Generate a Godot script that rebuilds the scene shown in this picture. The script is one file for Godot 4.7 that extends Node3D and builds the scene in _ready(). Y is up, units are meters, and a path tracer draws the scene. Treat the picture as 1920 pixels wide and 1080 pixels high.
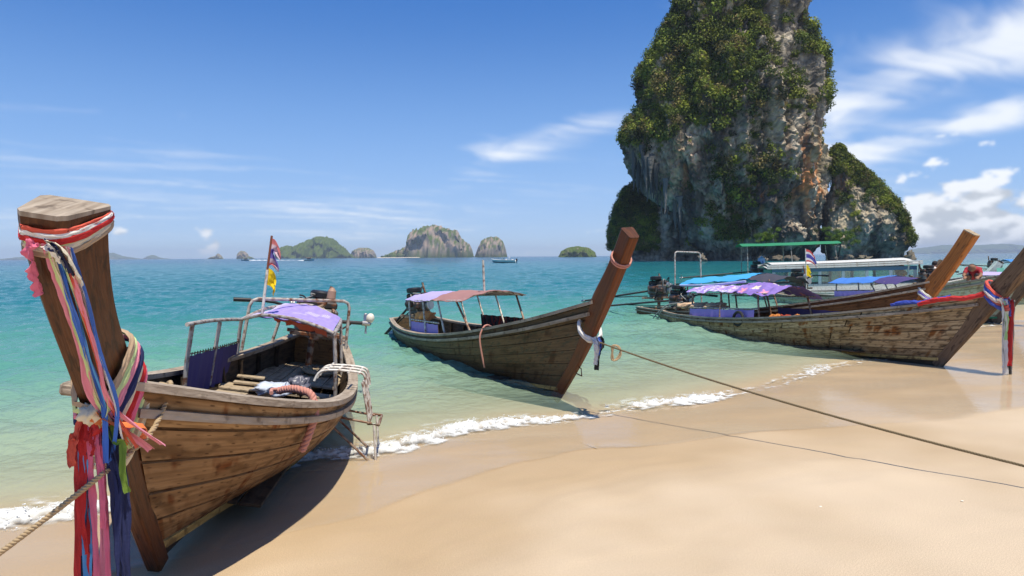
extends Node3D
# A beach with long-tail boats, a limestone tower behind them and islands on the horizon.
# x is to the right, y up, the sea lies towards -z; the sea level is y = 0.

class MB:
	var v := PackedVector3Array()
	var n := PackedVector3Array()
	var uv := PackedVector2Array()
	var uv2 := PackedVector2Array()
	var c := PackedColorArray()
	var ix := PackedInt32Array()
	var col := Color.WHITE
	func vert(p: Vector3, nn: Vector3, t := Vector2.ZERO, t2 := Vector2.ZERO) -> void:
		v.push_back(p); n.push_back(nn); uv.push_back(t); uv2.push_back(t2); c.push_back(col)
	func tri(a: int, b: int, d: int) -> void:
		ix.push_back(a); ix.push_back(b); ix.push_back(d)
	# a smooth patch: f(u, v) gives the points, uvf (if given) the texture place
	func grid(nu: int, nv: int, f: Callable, us := 1.0, vs := 1.0, off := Vector2.ZERO, uv2f = null) -> void:
		var b := v.size()
		var p := PackedVector3Array()
		for j in nv + 1:
			for i in nu + 1:
				p.push_back(f.call(float(i) / nu, float(j) / nv))
		var w := nu + 1
		for j in nv + 1:
			for i in nu + 1:
				var du := p[j * w + mini(i + 1, nu)] - p[j * w + maxi(i - 1, 0)]
				var dv := p[mini(j + 1, nv) * w + i] - p[maxi(j - 1, 0) * w + i]
				var nn := du.cross(dv)
				nn = nn.normalized() if nn.length_squared() > 1e-18 else Vector3.UP
				var q := Vector2(float(i) / nu, float(j) / nv)
				vert(p[j * w + i], nn, Vector2(q.x * us, q.y * vs) + off, (uv2f as Callable).call(q.x, q.y) if uv2f else q)
		for j in nv:
			for i in nu:
				var a := b + j * w + i
				tri(a, a + w + 1, a + 1)
				tri(a, a + w, a + w + 1)
	func quad(a: Vector3, b: Vector3, d: Vector3, e: Vector3, uvs := 1.0, off := Vector2.ZERO) -> void:
		var nn := (b - a).cross(e - a).normalized()
		var k := v.size()
		var lu := a.distance_to(b) * uvs
		var lv := a.distance_to(e) * uvs
		vert(a, nn, off); vert(b, nn, off + Vector2(lu, 0)); vert(d, nn, off + Vector2(lu, lv)); vert(e, nn, off + Vector2(0, lv))
		tri(k, k + 2, k + 1); tri(k, k + 3, k + 2)
	func tria(a: Vector3, b: Vector3, d: Vector3) -> void:
		var nn := (b - a).cross(d - a).normalized()
		var k := v.size()
		vert(a, nn); vert(b, nn, Vector2(1, 0)); vert(d, nn, Vector2(0, 1))
		tri(k, k + 2, k + 1)
	# a box with chamfered edges; u runs along its longest side
	func box(at: Vector3, size: Vector3, bas := Basis(), bev := 0.0, uvs := 1.0, off := Vector2.ZERO) -> void:
		var h := size * 0.5
		var e := minf(bev, minf(h.x, minf(h.y, h.z)) * 0.6)
		for ax in 3:
			for s in [-1.0, 1.0]:
				var o: int = (ax + 1) % 3
				var q: int = (ax + 2) % 3
				if h[q] > h[o]:
					var k := o
					o = q
					q = k
				var pts := []
				for cc in [[-1, -1], [1, -1], [1, 1], [-1, 1]]:
					var p := Vector3.ZERO
					p[ax] = h[ax] * s
					p[o] = (h[o] - e) * cc[0]
					p[q] = (h[q] - e) * cc[1]
					pts.push_back(at + bas * p)
				if (pts[1] - pts[0]).cross(pts[3] - pts[0]).dot(pts[0] + pts[2] - 2.0 * at) < 0.0:
					pts = [pts[0], pts[3], pts[2], pts[1]]
					quad_uv(pts, (h[q] - e) * 2.0 * uvs, (h[o] - e) * 2.0 * uvs, off, true)
				else:
					quad_uv(pts, (h[o] - e) * 2.0 * uvs, (h[q] - e) * 2.0 * uvs, off, false)
		if e <= 0.0:
			return
		for ax in 3:
			var o: int = (ax + 1) % 3
			var q: int = (ax + 2) % 3
			for s in [[-1, -1], [1, -1], [1, 1], [-1, 1]]:
				var pts := []
				for k in [[-1, 0], [1, 0], [1, 1], [-1, 1]]:
					var p := Vector3.ZERO
					p[ax] = (h[ax] - e) * k[0]
					p[o] = (h[o] - (e if k[1] == 1 else 0.0)) * s[0]
					p[q] = (h[q] - (e if k[1] == 0 else 0.0)) * s[1]
					pts.push_back(at + bas * p)
				if (pts[1] - pts[0]).cross(pts[3] - pts[0]).dot(pts[0] + pts[2] - 2.0 * at) < 0.0:
					pts.reverse()
				quad(pts[0], pts[1], pts[2], pts[3], uvs, off)
		for sx in [-1, 1]:
			for sy in [-1, 1]:
				for sz in [-1, 1]:
					var sg := Vector3(sx, sy, sz)
					var a := at + bas * (Vector3(h.x, h.y - e, h.z - e) * sg)
					var b := at + bas * (Vector3(h.x - e, h.y, h.z - e) * sg)
					var d := at + bas * (Vector3(h.x - e, h.y - e, h.z) * sg)
					if (b - a).cross(d - a).dot(a - at) < 0.0:
						tria(a, d, b)
					else:
						tria(a, b, d)
	func quad_uv(p: Array, lu: float, lv: float, off: Vector2, swap: bool) -> void:
		var nn: Vector3 = (p[1] - p[0]).cross(p[3] - p[0]).normalized()
		var k := v.size()
		var t := [Vector2.ZERO, Vector2(lu, 0), Vector2(lu, lv), Vector2(0, lv)]
		for i in 4:
			var q: Vector2 = t[i]
			vert(p[i], nn, off + (Vector2(q.y, q.x) if swap else q))
		tri(k, k + 2, k + 1); tri(k, k + 3, k + 2)
	func tube(pts: Array, r, sides := 8, uvs := 1.0, caps := true) -> void:
		var b := v.size()
		var m := pts.size()
		var t0: Vector3 = (pts[1] - pts[0]).normalized()
		var x := t0.cross(Vector3.UP if absf(t0.y) < 0.9 else Vector3.RIGHT).normalized()
		var run := 0.0
		for i in m:
			var t: Vector3 = (pts[mini(i + 1, m - 1)] - pts[maxi(i - 1, 0)]).normalized()
			x = (x - t * x.dot(t)).normalized()
			var y := t.cross(x)
			var rr: float = r[i] if r is Array else r
			if i > 0:
				run += pts[i].distance_to(pts[i - 1])
			for k in sides + 1:
				var a := TAU * k / sides
				var d := x * cos(a) + y * sin(a)
				vert(pts[i] + d * rr, d, Vector2(run * uvs, float(k) / sides * rr * TAU * uvs))
		var w := sides + 1
		for i in m - 1:
			for k in sides:
				var a := b + i * w + k
				tri(a, a + w, a + w + 1)
				tri(a, a + w + 1, a + 1)
		if caps:
			for e in [0, m - 1]:
				var nn := t0 * -1.0 if e == 0 else ((pts[m - 1] - pts[m - 2]) as Vector3).normalized()
				var k0 := v.size()
				vert(pts[e], nn)
				for k in sides:
					vert(v[b + e * w + k], nn)
				for k in sides:
					var p := k0 + 1 + k
					var q := k0 + 1 + (k + 1) % sides
					if e == 0:
						tri(k0, p, q)
					else:
						tri(k0, q, p)
	# turned shape: prof holds (radius, height) along the axis dir from at
	func lathe(at: Vector3, dir: Vector3, prof: Array, sides := 14) -> void:
		var y := dir.normalized()
		var x := y.cross(Vector3.UP if absf(y.y) < 0.9 else Vector3.RIGHT).normalized()
		var z := x.cross(y)
		for s in prof.size() - 1:
			var p: Vector2 = prof[s]
			var q: Vector2 = prof[s + 1]
			var b := v.size()
			var sl := Vector2(q.y - p.y, p.x - q.x).normalized()
			for k in sides + 1:
				var a := TAU * k / sides
				var d := x * cos(a) + z * sin(a)
				var nn := (d * sl.x + y * sl.y).normalized()
				vert(at + d * p.x + y * p.y, nn, Vector2(float(k) / sides, 0))
				vert(at + d * q.x + y * q.y, nn, Vector2(float(k) / sides, 1))
			for k in sides:
				var a := b + k * 2
				tri(a, a + 1, a + 3)
				tri(a, a + 3, a + 2)
	# a closed flat outline pushed from z0 to z1 along the local frame bas/at (outline in its x, y)
	func prism(poly: PackedVector2Array, z0: float, z1: float, at := Vector3.ZERO, bas := Basis()) -> void:
		var t := Geometry2D.triangulate_polygon(poly)
		for s in 2:
			var z := z0 if s == 0 else z1
			var k := v.size()
			for p in poly:
				vert(at + bas * Vector3(p.x, p.y, z), bas.z * (-1.0 if s == 0 else 1.0), p)
			for i in range(0, t.size(), 3):
				var a: Vector2 = poly[t[i]]
				var ccw := (poly[t[i + 1]] - a).cross(poly[t[i + 2]] - a) > 0.0
				if ccw == (s == 1):
					tri(k + t[i], k + t[i + 2], k + t[i + 1])
				else:
					tri(k + t[i], k + t[i + 1], k + t[i + 2])
		var area := 0.0
		for i in poly.size():
			area += poly[i].cross(poly[(i + 1) % poly.size()])
		for i in poly.size():
			var a := poly[i]
			var b := poly[(i + 1) % poly.size()]
			var p := [at + bas * Vector3(a.x, a.y, z0), at + bas * Vector3(b.x, b.y, z0), at + bas * Vector3(b.x, b.y, z1), at + bas * Vector3(a.x, a.y, z1)]
			if area < 0.0:
				p.reverse()
			quad(p[0], p[1], p[2], p[3])
	# a bar of rectangular section w (along side) by h (along up) swept through pts
	func sweep(pts: Array, side: Array, up: Array, w, h, uvs := 1.0, off := Vector2.ZERO) -> void:
		var m := pts.size()
		var run := [0.0]
		for i in range(1, m):
			run.push_back(run[i - 1] + pts[i].distance_to(pts[i - 1]))
		var cr := [[-1, -1], [1, -1], [1, 1], [-1, 1]]
		for f in 4:
			var b := v.size()
			for i in m:
				var ww: float = w[i] if w is Array else w
				var hh: float = h[i] if h is Array else h
				var sd: Vector3 = side[i]
				var u: Vector3 = up[i]
				var nn: Vector3 = [-u, sd, u, -sd][f]
				for e in 2:
					var k: Array = cr[(f + e) % 4]
					vert(pts[i] + sd * (ww * 0.5 * k[0]) + u * (hh * 0.5 * k[1]), nn, Vector2(run[i] * uvs, e * (ww if f % 2 == 0 else hh) * uvs + f * 0.13) + off)
			for i in m - 1:
				var a := b + i * 2
				tri(a, a + 1, a + 3)
				tri(a, a + 3, a + 2)
		for e in [0, m - 1]:
			var ww: float = w[e] if w is Array else w
			var hh: float = h[e] if h is Array else h
			var q := []
			for k in cr:
				q.push_back(pts[e] + side[e] * (ww * 0.5 * k[0]) + up[e] * (hh * 0.5 * k[1]))
			quad(q[0], q[1], q[2], q[3], uvs)
	func blob(at: Vector3, rad: Vector3, seed_: int, rough := 0.2, nu := 12, nv := 8) -> void:
		var fn := FastNoiseLite.new()
		fn.seed = seed_
		fn.frequency = 0.7
		grid(nu, nv, func(a: float, b: float):
			var d := Vector3(cos(a * TAU) * sin(b * PI), cos(b * PI), sin(a * TAU) * sin(b * PI))
			return at + d * rad * (1.0 + rough * fn.get_noise_3dv(d * 2.0)))
	# turn the triangles whose corners run against their normals
	func settle() -> void:
		for i in range(0, ix.size(), 3):
			var a := ix[i]
			var b := ix[i + 1]
			var d := ix[i + 2]
			if (v[d] - v[a]).cross(v[b] - v[a]).dot(n[a] + n[b] + n[d]) < 0.0:
				ix[i + 1] = d
				ix[i + 2] = b
	func mesh() -> ArrayMesh:
		if ix.size() < 400000:
			settle()
		var a := []
		a.resize(Mesh.ARRAY_MAX)
		a[Mesh.ARRAY_VERTEX] = v; a[Mesh.ARRAY_NORMAL] = n; a[Mesh.ARRAY_TEX_UV] = uv; a[Mesh.ARRAY_TEX_UV2] = uv2
		a[Mesh.ARRAY_COLOR] = c; a[Mesh.ARRAY_INDEX] = ix
		var m := ArrayMesh.new()
		m.add_surface_from_arrays(Mesh.PRIMITIVE_TRIANGLES, a)
		return m

var rng := RandomNumberGenerator.new()
var used := {}
var M := {}

func numbered(called: String) -> String:
	var k: int = used.get(called, -1) + 1
	used[called] = k
	return called if k == 0 else "%s_%03d" % [called, k]

func tag(o: Node3D, label: String, category := "", group := "", kind := "") -> Node3D:
	if label: o.set_meta("label", label)
	if category: o.set_meta("category", category)
	if group: o.set_meta("group", group)
	if kind: o.set_meta("kind", kind)
	return o

func thing(called: String, label: String, category: String, group := "", at := Vector3.ZERO) -> Node3D:
	var o := Node3D.new()
	o.name = numbered(called)
	o.position = at
	add_child(o)
	tag(o, label, category, group)
	return o

func part(called: String, mb, mat: Material, parent: Node3D) -> MeshInstance3D:
	var o := MeshInstance3D.new()
	o.mesh = mb.mesh() if mb is MB else mb
	o.material_override = mat
	if parent == self:
		o.name = numbered(called)
	else:
		var k := 0
		var nm := called
		while parent.has_node(NodePath(nm)):
			k += 1
			nm = "%s_%03d" % [called, k]
		o.name = nm
	parent.add_child(o, true)
	return o

func lin(r: float, g: float, b: float) -> Color:
	return Color(r, g, b).linear_to_srgb()

func flat(r: float, g: float, b: float, rough := 0.7, metal := 0.0) -> StandardMaterial3D:
	var m := StandardMaterial3D.new()
	m.albedo_color = lin(r, g, b)
	m.roughness = rough
	m.metallic = metal
	return m

func noise(seed_: int, freq: float, oct := 4, kind := FastNoiseLite.TYPE_SIMPLEX_SMOOTH) -> FastNoiseLite:
	var f := FastNoiseLite.new()
	f.seed = seed_
	f.frequency = freq
	f.noise_type = kind
	f.fractal_octaves = oct
	f.fractal_type = FastNoiseLite.FRACTAL_FBM if oct > 1 else FastNoiseLite.FRACTAL_NONE
	return f

# a texture whose colour at (x, y) in 0..1 comes from f
func paint(w: int, h: int, f: Callable, mip := false) -> ImageTexture:
	var im := Image.create(w, h, false, Image.FORMAT_RGBA8)
	for y in h:
		for x in w:
			im.set_pixel(x, y, f.call(float(x) / w, float(y) / h))
	return ImageTexture.create_from_image(im)

func cr(a: Array, u: float) -> float:
	var m := a.size() - 1
	var t := clampf(u, 0.0, 1.0) * m
	var i := mini(int(t), m - 1)
	var f := t - i
	var p1: float = a[i]
	var p2: float = a[i + 1]
	var p0: float = a[i - 1] if i > 0 else 2.0 * p1 - p2
	var p3: float = a[i + 2] if i + 2 <= m else 2.0 * p2 - p1
	return 0.5 * (2.0 * p1 + (p2 - p0) * f + (2.0 * p0 - 5.0 * p1 + 4.0 * p2 - p3) * f * f + (3.0 * p1 - p0 - 3.0 * p2 + p3) * f * f * f)

func spline(pts: Array, per := 6) -> Array:
	var out := []
	var m := pts.size()
	for i in m - 1:
		var p0: Vector3 = pts[maxi(i - 1, 0)]
		var p3: Vector3 = pts[mini(i + 2, m - 1)]
		for k in per:
			out.push_back((pts[i] as Vector3).cubic_interpolate(pts[i + 1], p0, p3, float(k) / per))
	out.push_back(pts[m - 1])
	return out

# ---------- sky, camera, sun ----------
const SUN := Vector3(0.16, 1.0, 0.30)

func set_camera() -> void:
	var cam := Camera3D.new()
	cam.name = "camera"
	cam.fov = rad_to_deg(2.0 * atan(540.0 / 1250.0))
	cam.near = 0.05
	cam.far = 40000.0
	cam.basis = Basis(Vector3.RIGHT, -atan(59.0 / 1250.0)) * Basis(Vector3.BACK, deg_to_rad(-0.40))
	cam.position = Vector3(0, 2.0, 0)
	add_child(cam)
	cam.current = true

func sky_picture() -> ImageTexture:
	var w := 2560
	var h := 1280
	var im := Image.create(w, h, false, Image.FORMAT_RGBAF)
	var n1 := noise(11, 1.0, 5)
	var n2 := noise(23, 1.0, 4)
	var n3 := noise(37, 1.0, 5)
	var low := Color(0.30, 0.44, 0.60)
	for y in range(0, h / 2 + 2):
		var el := PI * (0.5 - (y + 0.5) / h)
		var s := sin(el)
		var lift := rad_to_deg(maxf(el, 0.0))
		var base := Color(0.55, 0.71, 0.86).lerp(Color(0.215, 0.425, 0.81), 1.0 - exp(-lift / 4.2))
		base = base.lerp(Color(0.051, 0.180, 0.525), smoothstep(4.0, 23.0, lift)).lerp(Color(0.03, 0.11, 0.36), smoothstep(25.0, 85.0, lift))
		for x in w:
			var az := wrapf(TAU * (x + 0.5) / w, -PI, PI)
			var d := Vector3(sin(az) * cos(el), s, -cos(az) * cos(el))
			var q := Vector2(d.x, d.z) / (maxf(s, 0.0) + 0.06)
			# high streaks, stretched along one wind direction
			var a := q.x * 0.82 - q.y * 0.57
			var b := q.x * 0.57 + q.y * 0.82
			var warp := n2.get_noise_2d(a * 0.5, b * 0.5)
			var streak := n1.get_noise_2d(a * 0.55 + warp * 0.7, b * 2.1 + warp * 0.9 + 7.0)
			var field := n2.get_noise_2d(a * 0.23 + 31.0, b * 0.30 + 5.0)
			var deg := rad_to_deg(el)
			var da := rad_to_deg(az)
			var cover := -0.05 + field * 0.5
			# the bands in view: a broad one on the right, a faint one in the middle, a veil low on the left
			var e1 := deg - (12.6 + (da - 30.0) * 0.26)
			cover += 1.0 * exp(-e1 * e1 / 7.5) * smoothstep(21.0, 26.0, da) * (1.0 - smoothstep(55.0, 75.0, da))
			var e2 := deg - (8.2 + (da - 30.0) * 0.16)
			cover += 0.95 * exp(-e2 * e2 / 1.5) * smoothstep(20.0, 27.0, da) * (1.0 - smoothstep(36.0, 42.0, da))
			var e3 := deg - (9.0 + da * 0.31)
			cover += 0.78 * exp(-e3 * e3 / 3.4) * smoothstep(-7.0, -1.0, da) * (1.0 - smoothstep(8.0, 18.0, da))
			var e4 := deg - 4.0
			cover += 0.30 * exp(-e4 * e4 / 7.0) * smoothstep(-48.0, -30.0, da) * (1.0 - smoothstep(-14.0, -2.0, da))
			cover -= 0.50 * smoothstep(9.0, 15.0, deg) * smoothstep(18.0, 6.0, da) * smoothstep(-60.0, -40.0, da)
			var cl := smoothstep(0.0, 1.15, streak * (0.45 + 0.5 * smoothstep(0.25, 0.7, cover)) + cover) * 0.85
			# heaped clouds far off, low over the sea
			var big := n3.get_noise_2d(da * 0.30, deg * 0.62)
			var heap := smoothstep(0.55, 0.85, n2.get_noise_2d(da * 0.06 + 9.0, 3.0) + 0.35)
			var top := 1.0 + 1.3 * heap
			var h1 := exp(-pow((da - 34.0) / 6.5, 2.0))
			top += 5.8 * h1
			var m := big * 2.6 + (top - deg) * 0.55 - 0.75 + 0.7 * h1 - (1.0 - maxf(h1, heap)) * 0.8
			m += 2.3 * exp(-pow((da + 30.2) / 1.2, 2.0) - pow((deg - 2.0) / 0.45, 2.0))
			m += 1.6 * exp(-pow((da - 7.0) / 1.2, 2.0) - pow((deg - 1.8) / 0.6, 2.0)) + 1.0 * exp(-pow((da - 2.2) / 1.6, 2.0) - pow((deg - 1.2) / 0.4, 2.0))
			var cu := smoothstep(0.15, 0.85, m) * smoothstep(-0.2, 0.8, deg)
			var shade := clampf(0.72 + 0.9 * (n3.get_noise_2d(da * 0.30 - 0.35, deg * 0.62 + 0.45) - big) * -1.0 + 0.06 * (deg - 2.0), 0.55, 1.0)
			var col := base.lerp(Color(0.90, 0.93, 0.97), cl)
			col = col.lerp(Color(0.93, 0.95, 0.98) * shade + Color(0.02, 0.05, 0.09) * (1.0 - shade) * 2.0, cu * 0.92)
			col.a = 1.0
			im.set_pixel(x, y, col)
	im.fill_rect(Rect2i(0, h / 2 + 2, w, h / 2 - 2), low)
	return ImageTexture.create_from_image(im)

func set_sky() -> void:
	var pm := PanoramaSkyMaterial.new()
	pm.panorama = sky_picture()
	var sky := Sky.new()
	sky.sky_material = pm
	var e := Environment.new()
	e.background_mode = Environment.BG_SKY
	e.sky = sky
	e.tonemap_mode = Environment.TONE_MAPPER_LINEAR
	e.tonemap_exposure = 1.15
	e.sdfgi_enabled = true
	e.ssao_enabled = true
	e.ssil_enabled = true
	e.fog_enabled = true
	e.fog_density = 0.00012
	e.fog_light_color = Color(0.86, 0.92, 1.0)
	var we := WorldEnvironment.new()
	we.name = "environment"
	we.environment = e
	add_child(we)
	var sun := DirectionalLight3D.new()
	sun.name = "sun"
	sun.light_energy = 1.5
	sun.light_color = Color(1.0, 0.965, 0.90)
	sun.light_angular_distance = 0.5
	sun.shadow_enabled = true
	add_child(sun)
	sun.look_at_from_position(SUN * 50.0, Vector3.ZERO, Vector3.FORWARD)

# ---------- shore, sand and sea ----------
var shore := PackedVector2Array([Vector2(-400, 140), Vector2(-40, 7), Vector2(-12, -2.6), Vector2(-4.6, -4.75), Vector2(-3.3, -5.15), Vector2(-1.39, -6.7), Vector2(0.13, -7.86), Vector2(1.9, -8.5), Vector2(5.4, -11.3), Vector2(8.5, -14.0), Vector2(14.9, -19.8), Vector2(40, -45), Vector2(400, -400)])

# distance to the water's edge, positive on the land
func inland(x: float, z: float) -> float:
	var p := Vector2(x, z)
	var best := 1e18
	var sgn := 1.0
	for i in shore.size() - 1:
		var a := shore[i]
		var ab := shore[i + 1] - a
		var t := clampf((p - a).dot(ab) / ab.length_squared(), 0.0, 1.0)
		var q := p - a - ab * t
		var dd := q.length_squared()
		if dd < best:
			best = dd
			sgn = 1.0 if ab.cross(p - a) > 0.0 else -1.0
	return sqrt(best) * sgn

var n_sand: FastNoiseLite
func sand_height(d: float, x: float, z: float) -> float:
	var y := 0.0
	if d > 0.0:
		y = 0.052 * d if d < 9.0 else 0.468 + 0.02 * minf(d - 9.0, 60.0)
	else:
		y = maxf(-0.075 * -d, -4.0) - 0.02 * (1.0 - exp(d))
	return y + n_sand.get_noise_2d(x, z) * 0.013 * smoothstep(-2.0, 3.0, d)

func polar_rows(r0: float, r1: float, k: float) -> Array:
	var out := [r0]
	while out[-1] < r1:
		out.push_back(out[-1] * k)
	return out

func fan(rows: Array, a0: float, a1: float, na: int, f: Callable, called: String, mat: Material, kind := "structure") -> MeshInstance3D:
	var mb := MB.new()
	var w := na + 1
	for r in rows:
		for i in w:
			var a := lerpf(a0, a1, float(i) / na)
			var p: Vector3 = f.call(sin(a) * r, -cos(a) * r, r, mb)
			mb.vert(p, Vector3.UP, Vector2(p.x, p.z))
	var nr := rows.size()
	for j in nr - 1:
		for i in na:
			var a := j * w + i
			mb.tri(a, a + w, a + w + 1)
			mb.tri(a, a + w + 1, a + 1)
	for j in nr:
		for i in w:
			var du := mb.v[j * w + mini(i + 1, na)] - mb.v[j * w + maxi(i - 1, 0)]
			var dv := mb.v[mini(j + 1, nr - 1) * w + i] - mb.v[maxi(j - 1, 0) * w + i]
			var nn := du.cross(dv).normalized()
			mb.n[j * w + i] = nn if nn.y > 0.0 else -nn
	var o := part(called, mb, mat, self)
	tag(o, "", "", "", kind)
	return o

func tiled(seed_: int, size: int, freq: float, oct := 4, strength := 0.0, kind := FastNoiseLite.TYPE_SIMPLEX_SMOOTH) -> ImageTexture:
	var im := noise(seed_, freq, oct, kind).get_seamless_image(size, size)
	if strength > 0.0:
		im.bump_map_to_normal_map(strength)
	else:
		im.convert(Image.FORMAT_RGB8)
	return ImageTexture.create_from_image(im)

func build_sand() -> void:
	n_sand = noise(5, 0.22, 3)
	var n_col := noise(8, 0.35, 4)
	var n_rip := noise(9, 1.0, 3)
	var m := StandardMaterial3D.new()
	m.vertex_color_use_as_albedo = true
	m.roughness = 0.85
	m.metallic_specular = 0.3
	m.uv1_triplanar = true
	m.uv1_world_triplanar = true
	m.uv1_scale = Vector3.ONE * 0.9
	m.normal_enabled = true
	m.normal_texture = tiled(3, 512, 0.09, 4, 3.0)
	m.normal_scale = 0.24
	var im := noise(4, 0.25, 3).get_seamless_image(512, 512)
	im.convert(Image.FORMAT_RGB8)
	im.adjust_bcs(1.0, 0.42, 1.0)
	for y in 512:
		for x in 512:
			var g := 0.86 + (im.get_pixel(x, y).r - 0.5) * 0.6
			im.set_pixel(x, y, Color(g, g, g))
	m.albedo_texture = ImageTexture.create_from_image(im)
	M.sand = m
	var dry := Color(0.79, 0.63, 0.44)
	var damp := Color(0.63, 0.46, 0.275)
	var pale := Color(0.66, 0.60, 0.42)
	var rows := polar_rows(0.9, 60.0, 1.012)
	rows += polar_rows(61.0, 9000.0, 1.09)
	fan(rows, -PI, PI, 420, func(x, z, r, mb):
		var d := inland(x, z) if r < 400.0 else (60.0 if z > absf(x) * 0.6 else -90.0)
		var t := n_col.get_noise_2d(x, z)
		var wet := 1.0 - smoothstep(1.2, 4.4, d + t * 1.8)
		var k := 1.0 + 0.05 * t + 0.05 * n_rip.get_noise_2d(x * 1.2, z * 1.2)
		mb.col = dry.lerp(damp, wet).lerp(pale, smoothstep(0.0, 1.6, -d)) * k
		# swash marks: thin lines left by the last waves
		var y := sand_height(d, x, z)
		if d > -1.0 and d < 4.5:
			y += 0.010 * n_rip.get_noise_2d(d * 3.0 + t * 2.0, x * 0.45)
		return Vector3(x, y, z), "sand", m)

func build_sea() -> void:
	var m := StandardMaterial3D.new()
	m.transparency = BaseMaterial3D.TRANSPARENCY_ALPHA
	m.albedo_texture = paint(4, 4, func(_x: float, _y: float): return Color.WHITE)
	m.vertex_color_use_as_albedo = true
	m.roughness = 0.10
	m.metallic_specular = 0.16
	m.uv1_triplanar = true
	m.uv1_world_triplanar = true
	m.uv1_scale = Vector3(0.26, 0.26, 0.26)
	m.normal_enabled = true
	m.normal_texture = tiled(71, 1024, 0.016, 5, 9.0)
	m.normal_scale = 1.3
	M.sea = m
	var a1 := noise(51, 0.55, 3)
	var a2 := noise(52, 0.11, 3)
	var a3 := noise(53, 0.012, 3)
	var a4 := noise(54, 2.2, 2)
	var shallow := Color(0.40, 0.52, 0.36)
	var green := Color(0.135, 0.335, 0.235)
	var teal := Color(0.018, 0.165, 0.185)
	var deep := Color(0.006, 0.085, 0.15)
	var rows := polar_rows(3.2, 9000.0, 1.010)
	fan(rows, deg_to_rad(-64), deg_to_rad(64), 560, func(x, z, r, mb):
		var d := inland(x, z) if r < 300.0 else -200.0
		var off := maxf(-d, 0.0)
		var g := 1.0 - smoothstep(60.0, 400.0, r)
		var calm := smoothstep(0.0, 5.0, off)
		var y := 0.0
		if r < 900.0:
			y = (a1.get_noise_2d(x * 0.8, z * 1.5) * 0.115 * g + a2.get_noise_2d(x * 0.7, z * 1.6) * 0.11) * (0.25 + 0.75 * calm)
			if r < 60.0:
				y += a4.get_noise_2d(x * 0.9, z * 1.5) * 0.020 * (0.3 + 0.7 * calm)
		y += 0.10 * exp(-pow((off - 0.75) / 0.42, 2.0)) * (0.6 + 0.6 * a2.get_noise_2d(x * 3.0, z * 3.0))
		y -= 0.03 * (1.0 - smoothstep(-0.5, 0.3, off + a1.get_noise_2d(x * 2.0, z * 2.0) * 0.2))
		if d > 0.4:
			y = -0.3
		var patch := a2.get_noise_2d(x * 0.6 + 40.0, z * 0.6) * 2.0
		var far := a3.get_noise_2d(x * 0.6, z) * 1.6
		var deepness := off + patch * (1.0 + off * 0.12)
		var c := shallow.lerp(green, smoothstep(1.2, 10.0, deepness))
		c = c.lerp(teal, smoothstep(6.0, 34.0, deepness + far * 12.0))
		c = c.lerp(deep, smoothstep(40.0, 420.0, r + far * 120.0))
		c = c * (1.0 + 0.12 * far)
		c.a = clampf(1.0 - exp(-0.34 * off) * 0.97, 0.03, 1.0)
		mb.col = c
		return Vector3(x, y + 0.015, z), "sea", m)

# ---------- rock tower, islands, hills ----------
func at_height(prof: Array, y: float) -> float:
	for i in prof.size() - 1:
		if y <= prof[i + 1][1]:
			var t: float = (y - prof[i][1]) / maxf(prof[i + 1][1] - prof[i][1], 1e-5)
			return lerpf(prof[i][0], prof[i + 1][0], clampf(t, 0.0, 1.0))
	return prof[-1][0]

# a clump of leaf-sized faces, about one metre across
func leaf_clump(count: int, size: float, seed_: int, squash := 0.8) -> ArrayMesh:
	var r := RandomNumberGenerator.new()
	r.seed = seed_
	var mb := MB.new()
	for i in count:
		var d := Vector3(r.randfn(), r.randfn() * squash, r.randfn()).normalized() * pow(r.randf(), 0.45) * 0.5
		d.y = d.y * squash + 0.1
		var up := (d * 1.4 + Vector3(r.randfn(), r.randfn() + 0.9, r.randfn()) * 0.4).normalized()
		var a := up.cross(Vector3(r.randfn(), r.randfn(), r.randfn())).normalized()
		var b := up.cross(a)
		var s := size * r.randf_range(0.6, 1.3)
		var tone := r.randf_range(0.75, 1.25)
		mb.col = Color(tone, tone, tone * r.randf_range(0.8, 1.1))
		var k := mb.v.size()
		var tip := up * s * 0.25
		mb.vert(d - a * s, up); mb.vert(d - b * s * 0.45 + tip, up); mb.vert(d + a * s, up); mb.vert(d + b * s * 0.45 + tip, up)
		mb.tri(k, k + 1, k + 2); mb.tri(k, k + 2, k + 3)
	return mb.mesh()

func leaf_material() -> StandardMaterial3D:
	var m := StandardMaterial3D.new()
	m.vertex_color_use_as_albedo = true
	m.roughness = 0.65
	m.metallic_specular = 0.3
	m.backlight_enabled = true
	m.backlight = Color(0.6, 0.6, 0.6)
	return m

func scatter(called: String, mesh: ArrayMesh, mat: Material, places: Array, tints: Array, parent: Node3D) -> MultiMeshInstance3D:
	var mm := MultiMesh.new()
	mm.transform_format = MultiMesh.TRANSFORM_3D
	mm.use_colors = true
	mm.mesh = mesh
	mm.instance_count = places.size()
	for i in places.size():
		mm.set_instance_transform(i, places[i])
		mm.set_instance_color(i, tints[i])
	var o := MultiMeshInstance3D.new()
	o.multimesh = mm
	o.material_override = mat
	o.name = called
	parent.add_child(o, true)
	o.set_meta("kind", "stuff")
	return o

func turned(p: Vector3, s: float, r: RandomNumberGenerator) -> Transform3D:
	return Transform3D(Basis.from_euler(Vector3(r.randf_range(-0.5, 0.5), r.randf() * TAU, r.randf_range(-0.5, 0.5))).scaled(Vector3(s, s * r.randf_range(0.8, 1.15), s)), p)

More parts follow.
